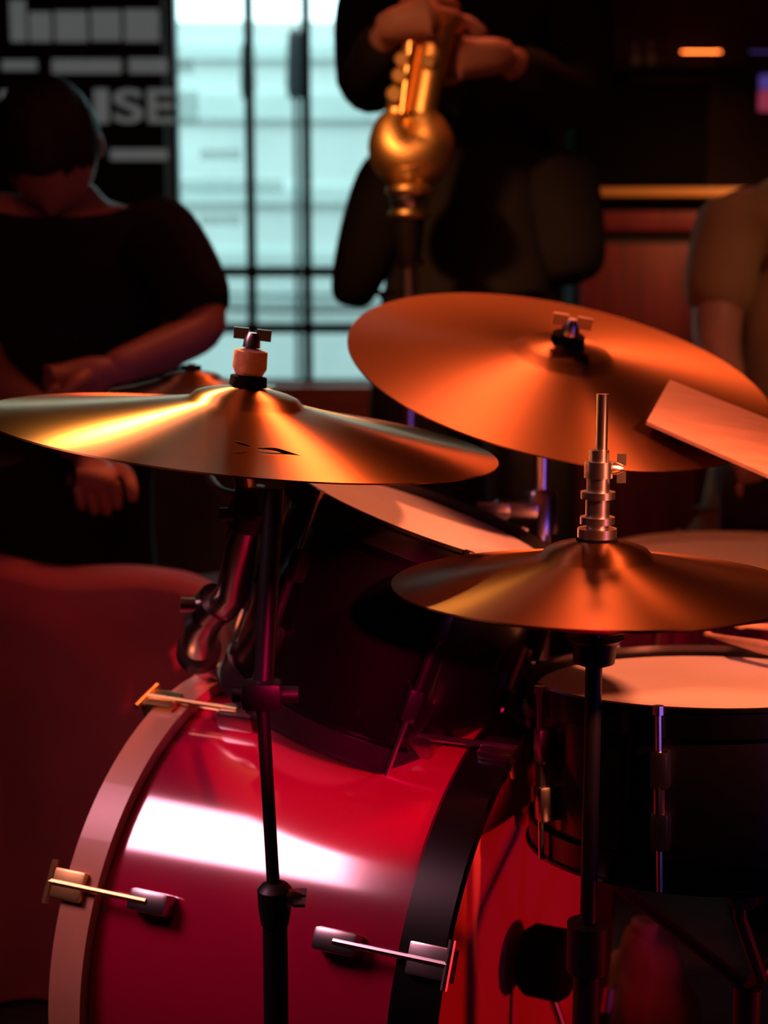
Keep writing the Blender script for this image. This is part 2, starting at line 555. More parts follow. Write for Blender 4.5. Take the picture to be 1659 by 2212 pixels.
cab = thing('speaker_cabinet', 'black speaker cabinet standing on the bar counter', 'speaker', loc=(PY(1420, 405, YCb).x, YCb, zt))
a, b = PY(1240, 178, YCb), PY(1528, 405, YCb)
zb_ = zt
obj('body', a_box(bm_(), ((a.x + b.x) / 2, YCb + 0.1, (a.z + zb_) / 2), (b.x - a.x, 0.2, a.z - zb_), bev=0.008), M_FELTB, cab)
obj('grille', a_box(bm_(), ((a.x + b.x) / 2, YCb - 0.002, (a.z + zb_) / 2), ((b.x - a.x) * 0.9, 0.01, (a.z - zb_) * 0.86), bev=0.004), M_FELTB, cab)
YH = YB - 0.1
shf = thing('wall_shelf', 'dark wall shelf carrying bottles and small coloured lamps', 'shelf', loc=(PY(1500, 125, YB).x, YB, PY(1500, 125, YB).z))
a, b = PY(1300, 146, YH), PY(1760, 158, YH)
shz = a.z
obj('plank', a_box(bm_(), ((a.x + b.x) / 2, YB - 0.08, (a.z + b.z) / 2), (b.x - a.x, 0.16, a.z - b.z), bev=0.003), M_BARD, shf)
for bx in (a.x + 0.08, b.x - 0.08):
    obj('bracket', a_box(bm_(), (bx, YB - 0.06, b.z - 0.03), (0.02, 0.12, 0.06), bev=0.003), M_BARD, shf)
for px, hh, lb in ((1372, 0.055, 'short dark bottle on the wall shelf, farther from the orange lamp'),
                   (1404, 0.062, 'taller dark bottle on the wall shelf, beside the orange lamp')):
    c = PY(px, 146, YH)
    th = thing('bottle', lb, 'bottle', loc=(c.x, YH, shz))
    obj('body', a_lathe(bm_(), [(0, 0), (.014, 0), (.015, .004), (.015, hh * .55), (.006, hh * .75), (.006, hh), (0, hh)], 18,
                        Matrix.Translation((c.x, YH, shz))), M_BOTTLE, th)
    obj('cap', a_lathe(bm_(), [(0, hh), (.0075, hh), (.0075, hh + .012), (0, hh + .012)], 14, Matrix.Translation((c.x, YH, shz))), M_CHROME2, th)
for px, ln, m, lb in ((1515, 84, M_EORANGE, 'slim glowing orange lamp on the wall shelf'),
                      (1650, 60, M_EBLUE, 'slim glowing blue lamp on the wall shelf')):
    c = PY(px, 112, YH - 0.03)
    hw = PY(px + ln / 2, 112, YH - 0.03).x - c.x
    th = thing('shelf_lamp', lb, 'lamp', loc=(c.x, YH - 0.03, shz))
    obj('glow_tube', a_tube(bm_(), (c.x - hw, YH - 0.03, c.z), (c.x + hw, YH - 0.03, c.z), 0.0018), m, th)
    for s in (-1, 1):
        ft = a_box(bm_(), (c.x + s * hw * 0.85, YH - 0.03, (shz + c.z - 0.004) / 2), (0.008, 0.012, c.z - 0.004 - shz))
        obj('foot', ft, M_BLACKM, th)
Yn = YB - 0.05
a, b = PY(1640, 160, Yn), PY(1700, 215, Yn)
th = thing('neon_panel', 'small violet and pink glowing panel on the wall under the shelf', 'light', loc=(a.x, Yn, b.z))
c0_, c1_ = PY(1642, 160, Yn), PY(1668, 192, Yn)
obj('violet_face', a_box(bm_(), ((c0_.x + c1_.x) / 2, Yn, (c0_.z + c1_.z) / 2), (c1_.x - c0_.x, 0.02, c0_.z - c1_.z), bev=0.003), M_EBLUE, th)
c0_, c1_ = PY(1640, 196, Yn), PY(1680, 240, Yn)
obj('pink_face', a_box(bm_(), ((c0_.x + c1_.x) / 2, Yn, (c0_.z + c1_.z) / 2), (c1_.x - c0_.x, 0.02, c0_.z - c1_.z), bev=0.003), M_EPINK, th)
c0_ = PY(1640, 160, Yn)
obj('back_plate', a_box(bm_(), (c0_.x + 0.03, YB - 0.02, c0_.z - 0.05), (0.06, 0.038, 0.1)), M_BLACKM, th)


# ---------------------------------------------------------------- drums and cymbals
def cymbal_profile(R, bell_r, bell_h, bow_h, th=0.0016):
    """upper then lower side; z = 0 at the rim"""
    top = [(0.006, bow_h + bell_h)]
    for k in range(1, 9):
        t = k / 8
        top.append((max(0.006, bell_r * t), bow_h + bell_h * math.sqrt(max(0, 1 - t * t)) * 0.9 + bell_h * 0.1 * (1 - t)))
    for k in range(1, 25):
        t = k / 24
        r = bell_r + (R - bell_r) * t
        top.append((r, bow_h * (1 - t) ** 1.15 * (1 - 0.12 * t)))
    low = [(r, z - th) for r, z in reversed(top)]
    return top + low


def cymbal(name, label, c, n, R, m, bell_r=0.055, bell_h=0.02, bow_h=0.03, group=None):
    o = obj(name, a_lathe(bm_(), cymbal_profile(R, bell_r, bell_h, bow_h), 128, closed=True), m, mtx=frame(c, n), ang=1.2)
    return tag(o, label, 'cymbal', group)


def hoop_profile(r, h, t):
    return [(r, 0), (r + t, 0), (r + t, h), (r + t + .003, h), (r + t + .003, h + .003), (r - .001, h + .003), (r, h)]


def drum(name, label, c, n, R, depth, lugs, shell_m, hoop_m, lug_m, head_m, ang0=0.0, extra=None):
    """c is the centre of the upper head, n its upward normal"""
    mt = frame(c, n)
    d = thing(name, label, 'drum', mtx=mt)
    L = dict(local=True)
    obj('shell', a_lathe(bm_(), [(R - .008, -.004), (R - .004, 0), (R, -.004), (R, -depth), (R - .004, -depth - .002), (R - .008, -depth)], 96, closed=True), shell_m, d, **L)
    obj('drum_head', a_lathe(bm_(), [(0, .002), (R - .012, .002), (R - .004, .003), (R + .004, -.004), (R + .004, -.010), (R + .001, -.010), (R + .001, -.002), (R - .012, -.001), (0, -.001)], 96), head_m, d, **L)
    obj('resonant_head', a_lathe(bm_(), [(0, -depth - .004), (R - .004, -depth - .004), (R + .003, -depth + .004), (0, -depth - .002)], 64), head_m, d, **L)
    for z0, sg in ((-.013, 1), (-depth + .013, -1)):
        pr = [(r, z0 + sg * z) for r, z in hoop_profile(R + .005, .024, .0025)]
        obj('hoop', a_lathe(bm_(), pr, 96, closed=True), hoop_m, d, **L)
    for k in range(lugs):
        a = ang0 + k * 2 * PI / lugs
        u = Vector((math.cos(a), math.sin(a), 0))
        rot = Matrix.Rotation(a, 3, 'Z')
        lb = bm_()
        for zz in (-depth * 0.30, -depth * 0.70):
            a_box(lb, u * (R + .008) + Vector((0, 0, zz)), (.018, .016, min(.035, depth * .25)), rot, .004)
        a_tube(lb, u * (R + .012) + Vector((0, 0, -depth * .3)), u * (R + .012) + Vector((0, 0, -depth * .7)), .005, seg=10)
        lug = obj('lug', lb, lug_m, d, **L)
        rb = bm_()
        a_tube(rb, u * (R + .013) + Vector((0, 0, -depth * .28)), u * (R + .013) + Vector((0, 0, .012)), .0028, seg=8)
        a_tube(rb, u * (R + .013) + Vector((0, 0, .008)), u * (R + .013) + Vector((0, 0, .016)), .005, seg=8)
        obj('tension_rod', rb, M_CHROME, lug, **L)
        rb = a_tube(bm_(), u * (R + .013) + Vector((0, 0, -depth * .72)), u * (R + .013) + Vector((0, 0, -depth - .012)), .0028, seg=8)
        obj('tension_rod', rb, M_CHROME, lug, **L)
    return d, mt


def tripod(th, x, y, ztop, r=0.011, reach=0.24, hub=0.30, ang0=0.4, m=M_CHROME2, angs=None):
    for a in (angs or [ang0 + k * 2 * PI / 3 for k in range(3)]):
        u = Vector((math.cos(a), math.sin(a), 0))
        b = bm_()
        e = Vector((x, y, 0.012)) + u * reach
        a_tube(b, Vector((x, y, hub)) + u * 0.016, e, 0.007, seg=10)
        a_tube(b, Vector((x, y, 0.09)) + u * 0.012, Vector((x, y, hub)) * 0.45 + e * 0.55 + Vector((0, 0, 0)), 0.004, seg=8)
        lg = obj('leg', b, m, th)
        obj('rubber_foot', a_ball(bm_(), e + Vector((0, 0, 0.004)), 0.015), M_RUBBER, lg)
    obj('leg_collar', a_lathe(bm_(), [(r, hub - .03), (.022, hub - .03), (.022, hub + .01), (r, hub + .01)], 20, Matrix.Translation((x, y, 0)), closed=True), m, th)


def wing_nut(bm, m):
    a_lathe(bm, [(0, 0), (.011, 0), (.010, .010), (.006, .018), (0, .018)], 16, m)
    for s in (-1, 1):
        t = bmesh.new()
        bmesh.ops.create_cube(t, size=1)
        for v in t.verts:
            v.co = m @ Vector((v.co.x * .018 + s * .014, v.co.y * .004, v.co.z * .014 + .016))
        merge(bm, t)


# bass drum (axis lies on its side)
BA = 0.44
AX = Vector((math.cos(BA), -math.sin(BA), 0))
BC = Vector((-0.197, 1.65, 0.305))
BL, BR = 0.376, 0.280
bmt = Matrix((Vector((0, 0, 1)).cross(AX) * -1, Vector((0, 0, 1)), AX)).transposed().to_4x4()
# local: x toward the camera side, y up, z from front head to batter head
xn = Vector((-math.sin(BA), -math.cos(BA), 0))
bmt = Matrix((xn, AX.cross(xn), AX)).transposed().to_4x4()
bmt.translation = BC
bass = thing('bass_drum', 'glossy red bass drum lying on its side with wooden hoops', 'drum', mtx=bmt)
LZ = dict(local=True)
obj('shell', a_lathe(bm_(), [(BR - .008, .012), (BR, .012), (BR, BL - .012), (BR - .008, BL - .012)], 128, closed=True), M_RED, bass, **LZ)
obj('front_head', a_lathe(bm_(), [(0, .004), (BR - .006, .004), (BR + .003, .014), (0, .008)], 96), M_HEAD, bass, **LZ)
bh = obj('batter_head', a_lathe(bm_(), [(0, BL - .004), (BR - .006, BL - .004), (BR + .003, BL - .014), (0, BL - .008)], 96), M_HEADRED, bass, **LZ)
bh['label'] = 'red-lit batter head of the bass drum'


def bhoop(z0, z1, m, nm):
    o = obj(nm, a_lathe(bm_(), [(BR + .002, z0), (BR + .015, z0), (BR + .015, z1), (BR + .002, z1)], 128, closed=True), m, bass, **LZ)
    return o


bhoop(-.016, .022, M_HOOP, 'front_hoop')['label'] = 'pale wooden front hoop'
bhoop(BL - .022, BL + .022, M_BLACK, 'batter_hoop')['label'] = 'black batter-side hoop'
for k in range(8):
    a = R_(17 + 45 * k)
    u = Vector((math.sin(a), math.cos(a), 0))      # a measured from the top toward the camera
    # local y axis points up or down depending on handedness; fix sign
    if (bmt.to_3x3() @ Vector((0, 1, 0))).z < 0:
        u.y = -u.y
    tn = Vector((-u.y, u.x, 0))
    rot = Matrix((u, tn, Vector((0, 0, 1)))).transposed()
    for sd in (0, 1):
        zl = 0.085 if sd == 0 else BL - 0.085
        sg = -1 if sd == 0 else 1
        lb = bm_()
        a_box(lb, u * (BR + .010) + Vector((0, 0, zl)), (.022, .022, .045), rot, .005)
        lug = obj('lug', lb, M_CHROME2, bass, **LZ)
        ze = -.03 if sd == 0 else BL + .03
        rb = bm_()
        a_tube(rb, u * (BR + .020) + Vector((0, 0, zl)), u * (BR + .022) + Vector((0, 0, ze)), .0034, seg=8)
        a_tube(rb, u * (BR + .022) + Vector((0, 0, ze)) - tn * .022, u * (BR + .022) + Vector((0, 0, ze)) + tn * .022, .0035, seg=8)
        obj('tension_rod', rb, M_GOLD if sd == 0 else M_CHROME, lug, **LZ)
        cb = bm_()
        zc0 = -.014 if sd == 0 else BL + .014
        a_box(cb, u * (BR + .018) + Vector((0, 0, zc0 - sg * .004)), (.010, .030, .040), rot, .003)
        a_box(cb, u * (BR + .008) + Vector((0, 0, zc0 + sg * .012)), (.026, .030, .006), rot, .002)
        obj('claw', cb, M_GOLD if sd == 0 else M_CHROME, bass, **LZ)


def bass_pt(ang, s, r):
    """world point on the bass drum; ang degrees from the top toward the camera"""
    a = R_(ang)
    return BC + AX * s + (xn * math.sin(a) + Vector((0, 0, 1)) * math.cos(a)) * r


for ang in (118, -118):
    sp = bm_()
    a = bass_pt(ang, 0.10, BR + 0.004)
    e = bass_pt(ang, 0.02, BR + 0.004)
    e = Vector((e.x, e.y, 0.010)) + (a - BC).normalized() * 0.10
    e.z = 0.010
    a_tube(sp, a, e, .007, seg=10)
    a_box(sp, a, (.03, .03, .03), None, .005)
    spur = obj('spur', sp, M_CHROME2, bass)
    obj('rubber_tip', a_ball(bm_(), e + Vector((0, 0, .001)), .011), M_RUBBER, spur)

# kick pedal
hc = BC + AX * BL
ped = thing('kick_pedal', 'black kick pedal with a felt beater at the bass drum head', 'pedal', loc=(hc.x + AX.x * .1, hc.y + AX.y * .1, 0))
bt = BC + AX * (BL + 0.032) + Vector((0, 0, 0.028)) + xn * 0.0
frb = frame(bt, AX)
bb_ = bm_()
a_lathe(bb_, [(0, -.024), (.032, -.024), (.038, -.016), (.038, .018), (.032, .026), (0, .026)], 28, frb)
obj('beater', bb_, M_FELTB, ped)
piv = BC + AX * (BL + 0.115)
piv.z = 0.10
obj('beater_shaft', a_tube(bm_(), bt - Vector((0, 0, .02)), piv, .005, seg=10), M_CHROME2, ped)
side = Vector((0, 0, 1)).cross(AX)
obj('axle', a_tube(bm_(), piv - side * .06, piv + side * .06, .006, seg=12), M_CHROME2, ped)
for s in (-1, 1):
    q = piv + side * .055 * s
    obj('upright', a_tube(bm_(), Vector((q.x, q.y, .012)), q, .010, seg=10), M_CHROME2, ped)
rotp = Matrix((AX, side, Vector((0, 0, 1)))).transposed()
obj('base_plate', a_box(bm_(), Vector((piv.x, piv.y, .008)) + AX * .10, (.27, .10, .012), rotp, .003), M_BLACKM, ped)
fa = R_(14)
rotf = rotp @ Matrix.Rotation(fa, 3, 'Y')
obj('footboard', a_box(bm_(), Vector((piv.x, piv.y, .055)) + AX * .135, (.24, .075, .010), rotf, .003), M_CHROME2, ped)
obj('chain', a_tube(bm_(), piv + Vector((0, 0, .0)) + AX * .016, Vector((piv.x, piv.y, .075)) + AX * .03, .004, seg=8), M_CHROME2, ped)

# rack tom
TN = tilt(0.341, 0.02)
TCN = P(919, 1132, 1.6)
tom, tmt = drum('rack_tom', 'black rack tom with a bright salmon-lit head tilted above the bass drum', TCN, TN, 0.150, 0.215, 6, M_BLACK, M_BLACKM, M_BLACKM, M_HEAD, 0.75)
th_b = TCN - TN * 0.11
mb = bm_()
mtp = bass_pt(-18, 0.2, BR - .002)
mt_ = TCN - TN * 0.12 + (Vector((0.35, 0.6, 0))).normalized() * 0.17
a_path(mb, spline([mtp, mtp + Vector((0, 0.02, .10)), mt_ + Vector((0.0, .02, -.03)), mt_ - Vector((0.02, .04, 0))], 6), .0095, 12)
obj('mount_arm', mb, M_CHROME2, tom)
kb = bm_()
kp = P(1092, 1385, 1.56)
kq = TCN - TN * 0.15 + TN.cross(Vector((0, 1, 0))).normalized() * 0.0
kdir = (Vector((1, -0.25, 0)) - TN * Vector((1, -0.25, 0)).dot(TN)).normalized()
kq = TCN - TN * 0.175 + kdir * 0.152
a_tube(kb, kq, kp, .007, seg=12)
a_ball(kb, kp, .017, (1, 1, 0.8))
a_box(kb, kq, (.03, .03, .05), None, .005)
obj('bracket_knob', kb, M_CHROME, tom)

# floor tom
FC = P(1628, 1224, 2.05)
ft_, fmt = drum('floor_tom', 'dark red floor tom with a pale head behind the hi-hat', FC, tilt(0.0, 0.0), 0.203, 0.36, 8, M_RED, M_CHROME, M_CHROME, M_HEAD, 0.3)
for k in range(3):
    a = 0.9 + k * 2 * PI / 3
    u = Vector((math.cos(a), math.sin(a), 0))
    lb = bm_()
    t0 = FC + u * .222
    a_path(lb, [t0 + Vector((0, 0, -.15)), Vector((t0.x, t0.y, .10)), Vector((t0.x, t0.y, .03)) + u * .02, Vector((t0.x, t0.y, .010)) + u * .025], .0055, 10)
    a_box(lb, FC + u * .214 + Vector((0, 0, -.20)), (.026, .026, .05), Matrix.Rotation(a, 3, 'Z'), .004)
    lg = obj('leg', lb, M_CHROME2, ft_)
    obj('rubber_foot', a_ball(bm_(), Vector((t0.x, t0.y, .012)) + u * .025, .012), M_RUBBER, lg)

# snare drum and its stand
SN = tilt(-0.02, -0.088)
SC = P(1524, 1484, 1.46)
snare, smt = drum('snare_drum', 'black snare drum with a bright salmon-lit head beside the hi-hat stand', SC, SN, 0.168, 0.138, 8, M_BLACK, M_DCHROME, M_CHROME2, M_HEAD, 0.35)
sst = thing('snare_stand', 'black basket stand holding the black snare drum', 'stand', loc=(SC.x + .01, SC.y, 0))
bx_, by_ = SC.x + .03, SC.y - .09
zb0 = SC.z - 0.27
obj('center_tube', a_tube(bm_(), (bx_, by_, .02), (bx_, by_, zb0), .013), M_BLACKM, sst)
for k in range(3):
    a = 0.5 + k * 2 * PI / 3
    u = (smt.to_3x3() @ Vector((math.cos(a), math.sin(a), 0))).normalized()
    e = SC - SN * .156 + u * .158
    ab = bm_()
    a_path(ab, [Vector((bx_, by_, zb0)), Vector((bx_, by_, zb0 + .03)) + u * .05, e - Vector((0, 0, .02)), e], .006, 10)
    arm = obj('basket_arm', ab, M_BLACKM, sst)
    obj('rubber_cup', a_box(bm_(), e + u * .006 + Vector((0, 0, .002)), (.022, .022, .022), None, .005), M_RUBBER, arm)
tripod(sst, bx_, by_, zb0, .013, .15, .16, 0, M_BLACKM, [-2.0, -0.95, -3.0])

# hi-hat
HX, HY = P(1287, 1261, 1.287).x, P(1287, 1261, 1.287).y
HZ = P(1287, 1261, 1.287).z
hat_n = tilt(0.0, -0.008)
cymbal('hihat_cymbal', 'upper hi-hat cymbal, bronze, on the rod in front of the snare', (HX, HY, HZ), hat_n, 0.178, M_BRONZE2, .050, .016, .024, 'hi-hat pair')
low = cymbal('hihat_cymbal', 'lower hi-hat cymbal turned upside down under the upper one', (HX, HY, HZ - .0035), -hat_n, 0.174, M_BRONZE2, .050, .016, .024, 'hi-hat pair')
hst = thing('hihat_stand', 'hi-hat stand with a chrome clutch and upright rod through the cymbals', 'stand', loc=(HX, HY, 0))
zt_rod = P(1293, 846, 1.287).z
obj('pull_rod', a_tube(bm_(), (HX, HY, .20), (HX + .002, HY, zt_rod), .0055), M_CHROME, hst)
cl = bm_()
z0 = HZ + .041
for a_, b_, r in ((0, .008, .017), (.008, .012, .010), (.012, .018, .015), (.018, .034, .0105), (.034, .040, .015), (.040, .052, .010), (.052, .066, .0125), (.066, .076, .009)):
    a_lathe(cl, [(.004, z0 + a_), (r, z0 + a_), (r, z0 + b_), (.004, z0 + b_)], 24, Matrix.Translation((HX, HY, 0)), closed=True)
obj('clutch', cl, M_CHROME, hst)
cw = bm_()
wing_nut(cw, Matrix.Translation((HX + .011, HY, z0 + .060)) @ Matrix.Rotation(PI / 2, 4, 'Y') @ Matrix.Scale(.55, 4))
obj('clutch_wing_nut', cw, M_CHROME, hst)
obj('clutch_felt', a_lathe(bm_(), [(.006, HZ + .0385), (.018, HZ + .0385), (.018, z0), (.006, z0)], 20, Matrix.Translation((HX, HY, 0)), closed=True), M_FELTB, hst)
obj('seat_cup', a_lathe(bm_(), [(.006, HZ - .075), (.018, HZ - .07), (.020, HZ - .052), (.026, HZ - .0475), (.006, HZ - .0475)], 24, Matrix.Translation((HX, HY, 0)), closed=True), M_BLACKM, hst)
obj('upper_tube', a_tube(bm_(), (HX, HY, .30), (HX, HY, HZ - .07), .0075), M_BLACKM, hst)
obj('lower_tube', a_tube(bm_(), (HX, HY, .02), (HX, HY, .46), .0125), M_BLACKM, hst)
obj('height_clamp', a_lathe(bm_(), [(.012, .43), (.019, .43), (.019, .475), (.008, .475)], 24, Matrix.Translation((HX, HY, 0)), closed=True), M_BLACKM, hst)
tripod(hst, HX, HY, .3, .0125, .17, .20, 0, M_BLACKM, [-2.0, -0.7, -3.25])
hp = bm_()
a_box(hp, (HX + .10, HY - .02, .035), (.24, .075, .008), Matrix.Rotation(.12, 3, 'Y'), .003)
obj('footboard', hp, M_CHROME2, hst)

# big tilted cymbal and its stand
GN = tilt(0.16, 0.318)
GC = P(1211, 802, 1.746)
cymbal('ride_cymbal', 'large orange-lit ride cymbal tilted toward the hi-hat rod', GC, GN, 0.254, M_BRONZE2, .060, .016, .022)
gst = thing('cymbal_stand', 'chrome cymbal stand under the large tilted cymbal', 'stand', loc=(0.2, 1.8, 0))
g0 = GC + GN * .036
ptop = GC + GN * .066
gb = GC - GN * .05
obj('tilter_post', a_tube(bm_(), gb, ptop, .0045), M_CHROME, gst)
obj('upper_felt', a_lathe(bm_(), [(.004, .0385), (.020, .0385), (.019, .046), (.004, .046)], 24, frame(GC, GN), closed=True), M_FELTB, gst)
gw = bm_()
wing_nut(gw, frame(GC + GN * .047, GN))
obj('wing_nut', gw, M_CHROME, gst)
obj('lower_felt', a_lathe(bm_(), [(.004, .020), (.020, .020), (.020, .0345), (.004, .0345)], 24, frame(GC, GN), closed=True), M_FELTB, gst)
gx, gy = gb.x - .005, gb.y + .055
jt = Vector((gx, gy, gb.z - .01))
jb = bm_()
a_box(jb, jt, (.03, .035, .04), None, .006)
a_tube(jb, jt + Vector((-.03, 0, 0)), jt + Vector((.03, 0, 0)), .010, seg=14)
a_tube(jb, gb, jt, .008, seg=12)
obj('tilter', jb, M_CHROME2, gst)
cz1 = P(1190, 1110, 1.80).z
obj('upper_tube', a_tube(bm_(), (gx, gy, cz1 - .1), jt, .0105), M_CHROME, gst)
cb = bm_()
a_lathe(cb, [(.010, cz1 - .03), (.021, cz1 - .03), (.021, cz1 + .018), (.017, cz1 + .024), (.010, cz1 + .024)], 24, Matrix.Translation((gx, gy, 0)), closed=True)
a_box(cb, (gx - .03, gy - .01, cz1), (.05, .022, .022), None, .005)
a_tube(cb, (gx - .05, gy - .03, cz1), (gx - .05, gy + .01, cz1), .011, seg=14)
a_box(cb, (gx - .062, gy - .034, cz1 + .006), (.04, .006, .014), None, .002)
obj('memory_clamp', cb, M_CHROME2, gst)
obj('middle_tube', a_tube(bm_(), (gx, gy, .30), (gx, gy, cz1 - .02), .0125), M_CHROME2, gst)
obj('lower_tube', a_tube(bm_(), (gx, gy, .02), (gx, gy, .45), .0155), M_CHROME2, gst)
tripod(gst, gx, gy, .4, .0155, .22, .24, 1.13)
gst.location = (gx, gy, 0)
_old = WM[gst]
for ch in [o for o in COL.objects if o.parent == gst]:
    ch.data.transform(Matrix.Translation(_old.translation - Vector((gx, gy, 0))))
    for g in [o for o in COL.objects if o.parent == ch]:
        g.data.transform(Matrix.Translation(_old.translation - Vector((gx, gy, 0))))
WM[gst] = Matrix.Translation((gx, gy, 0))

# flat slat lying on the big cymbal
def on_cym(C0, N, px, py, lift):
    d = (FW + Vector((1, 0, 0)) * ((px - CX) / F_PX) - UP * ((py - CY) / F_PX))
    t = ((C0 + N * lift) - CAM).dot(N) / d.dot(N)
    return CAM + d * t


sl = bm_()
q = [on_cym(GC, GN, *p, .024) for p in ((1447, 820), (1397, 910), (1720, 1052), (1760, 945))]
lo = [bm_v - GN * 0.004 for bm_v in q]
va = [sl.verts.new(p) for p in q]
vb = [sl.verts.new(p) for p in lo]
sl.faces.new(va)
sl.faces.new(list(reversed(vb)))
for k in range(4):
    sl.faces.new((va[k], vb[k], vb[(k + 1) % 4], va[(k + 1) % 4]))
tag(obj('wooden_slat', sl, M_WOOD, smooth=False), 'flat pale slat resting across the rim of the large tilted cymbal', 'slat')

# left cymbal on an arm that rises from the bass drum
LN = tilt(0.11, 0.03)
LC = P(526, 934, 1.468)
crash = cymbal('crash_cymbal', 'bronze crash cymbal with a bright yellow streak above the bass drum front', LC, LN, 0.254, M_BRONZE, .058, .016, .030)
cprof = cymbal_profile(0.254, .058, .016, .030)[:33]


def crash_z(rr):
    for (r0, h0), (r1, h1) in zip(cprof[:-1], cprof[1:]):
        if r0 <= rr <= r1 and r1 > r0:
            return h0 + (h1 - h0) * (rr - r0) / (r1 - r0)
    return 0.0


for path in (((505, 954), (520, 958), (540, 964)), ((556, 968), (590, 970), (615, 976), (652, 986))):
    pts = []
    for q in path:
        h = .01
        for _ in range(6):
            p = on_cym(LC, LN, q[0], q[1], h)
            h = crash_z(((p - LC) - LN * (p - LC).dot(LN)).length) + .0004
        pts.append(p)
    ck = obj('crack', a_path(bm_(), spline(pts, 4), [.0004 + .0011 * math.sin(PI * k / (4 * (len(pts) - 1))) for k in range(4 * (len(pts) - 1) + 1)], 8), M_BARD, crash)
    ck['label'] = 'short dark crack in the bronze'
lst = thing('boom_stand', 'chrome boom stand leaning up from the bass drum to the crash cymbal', 'stand', loc=bass_pt(-3, .05, BR))
obj('tilter_post', a_tube(bm_(), LC - LN * .03, LC + LN * .085, .0045), M_CHROME, lst)
obj('lower_felt', a_lathe(bm_(), [(.004, .028), (.022, .028), (.022, .0425), (.004, .0425)], 24, frame(LC, LN), closed=True), M_FELTB, lst)
obj('upper_felt', a_lathe(bm_(), [(.004, .0465), (.019, .0465), (.018, .056), (.004, .056)], 24, frame(LC, LN), closed=True), M_FELTB, lst)
obj('felt_cap', a_lathe(bm_(), [(.004, .057), (.013, .057), (.017, .064), (.0165, .081), (.004, .084)], 24, frame(LC, LN), closed=True), M_FELT, lst)
lw = bm_()
wing_nut(lw, frame(LC + LN * .0845, LN) @ Matrix.Scale(.8, 4))
obj('wing_nut', lw, M_CHROME, lst)
pts = [LC - LN * .03, P(541, 1100, 1.49), P(520, 1170, 1.52), P(505, 1280, 1.56), P(438, 1345, 1.60), P(425, 1410, 1.66), bass_pt(-3, .05, BR)]
obj('upper_rod', a_tube(bm_(), pts[0], pts[1], .011), M_CHROME, lst)
kb = bm_()
kd = (pts[1] - pts[2]).normalized()
a_lathe(kb, [(.006, -.016), (.022, -.016), (.022, .004), (.018, .008), (.006, .008)], 24, frame(pts[1], kd), closed=True)
a_tube(kb, pts[1] + Vector((-.03, -.01, -.004)), pts[1] + Vector((.02, 0, -.004)), .007, seg=12)
obj('collar', kb, M_BLACKM, lst)
obj('main_tube', a_path(bm_(), [pts[1], pts[2], pts[3], P(480, 1310, 1.585)], [.012, .017, .0185, .0185], 18), M_CHROME, lst)
kb = bm_()
k3 = P(462, 1310, 1.585)
a_lathe(kb, [(.01, -.010), (.023, -.010), (.023, .010), (.01, .010)], 24, frame(k3, (pts[3] - pts[4]).normalized()), closed=True)
a_tube(kb, k3 + Vector((-.035, -.01, .004)), k3 + Vector((.015, 0, 0)), .008, seg=12)
obj('collar', kb, M_CHROME2, lst)
obj('lower_tube', a_path(bm_(), [P(470, 1310, 1.585), pts[4], P(430, 1390, 1.64)], [.016, .021, .021], 18), M_CHROME, lst)
kb = bm_()
k4 = P(430, 1405, 1.655)
a_lathe(kb, [(.008, -.010), (.025, -.010), (.025, .006), (.008, .006)], 24, frame(k4, (pts[4] - pts[5]).normalized()), closed=True)
obj('collar', kb, M_BLACKM, lst)
obj('foot_tube', a_path(bm_(), [k4, P(426, 1435, 1.68), pts[6] + Vector((0, 0, -.004))], [.014, .012, .014], 16), M_CHROME, lst)
obj('mount_plate', a_box(bm_(), pts[6] + Vector((0, 0, .003)), (.06, .045, .008), Matrix((AX, side, Vector((0, 0, 1)))).transposed(), .003), M_CHROME2, lst)

# small cymbal peeking over the crash
SPN = tilt(-0.02, 0.02)
SPC = P(415, 838, 1.86)
cymbal('splash_cymbal', 'small cymbal showing just above the back of the crash cymbal', SPC, SPN, 0.105, M_BRONZE2, .040, .010, .012)
sps = thing('splash_stand', 'short black boom carrying the small cymbal behind the crash cymbal', 'boom', loc=(SPC.x, SPC.y, SPC.z - .09))
sx, sy = SPC.x, SPC.y
bk = P(541, 1075, 1.485)
obj('rod', a_path(bm_(), spline([bk, Vector((sx * .6 + bk.x * .4, sy * .6 + bk.y * .4, SPC.z - .10)), Vector((sx, sy, SPC.z - .05)), Vector((sx, sy, SPC.z + .030))], 6), .005, 10), M_BLACKM, sps)
obj('clamp', a_box(bm_(), bk, (.03, .03, .024), None, .005), M_BLACKM, sps)
obj('felt', a_lathe(bm_(), [(.004, SPC.z + .0225), (.012, SPC.z + .0225), (.012, SPC.z + .028), (.004, SPC.z + .028)], 18, Matrix.Translation((sx, sy, 0)), closed=True), M_FELTB, sps)

# slim black stand in front of the bass drum
mx_, my_ = P(588, 1500, 1.20).x, P(588, 1500, 1.20).y
mst = thing('microphone_stand', 'slim black stand rising in front of the red bass drum', 'stand', loc=(mx_, my_, 0))
zc1 = PY(590, 1940, my_).z
my0 = my_
obj('base_tube', a_tube(bm_(), (mx_, my_, .03), (mx_, my_, zc1), .0105), M_BLACKM, mst)
obj('clutch', a_lathe(bm_(), [(.006, zc1 - .022), (.012, zc1 - .022), (.014, zc1 - .006), (.0145, zc1 + .008), (.011, zc1 + .012), (.006, zc1 + .014)], 24, Matrix.Translation((mx_, my_, 0)), closed=True), M_BLACKM, mst)
cw = bm_()
wing_nut(cw, Matrix.Translation((mx_ + .010, my_ - .004, zc1 + .002)) @ Matrix.Rotation(PI / 2, 4, 'Y') @ Matrix.Rotation(PI / 2, 4, 'Z') @ Matrix.Scale(.7, 4))
obj('clutch_wing', cw, M_CHROME2, mst)
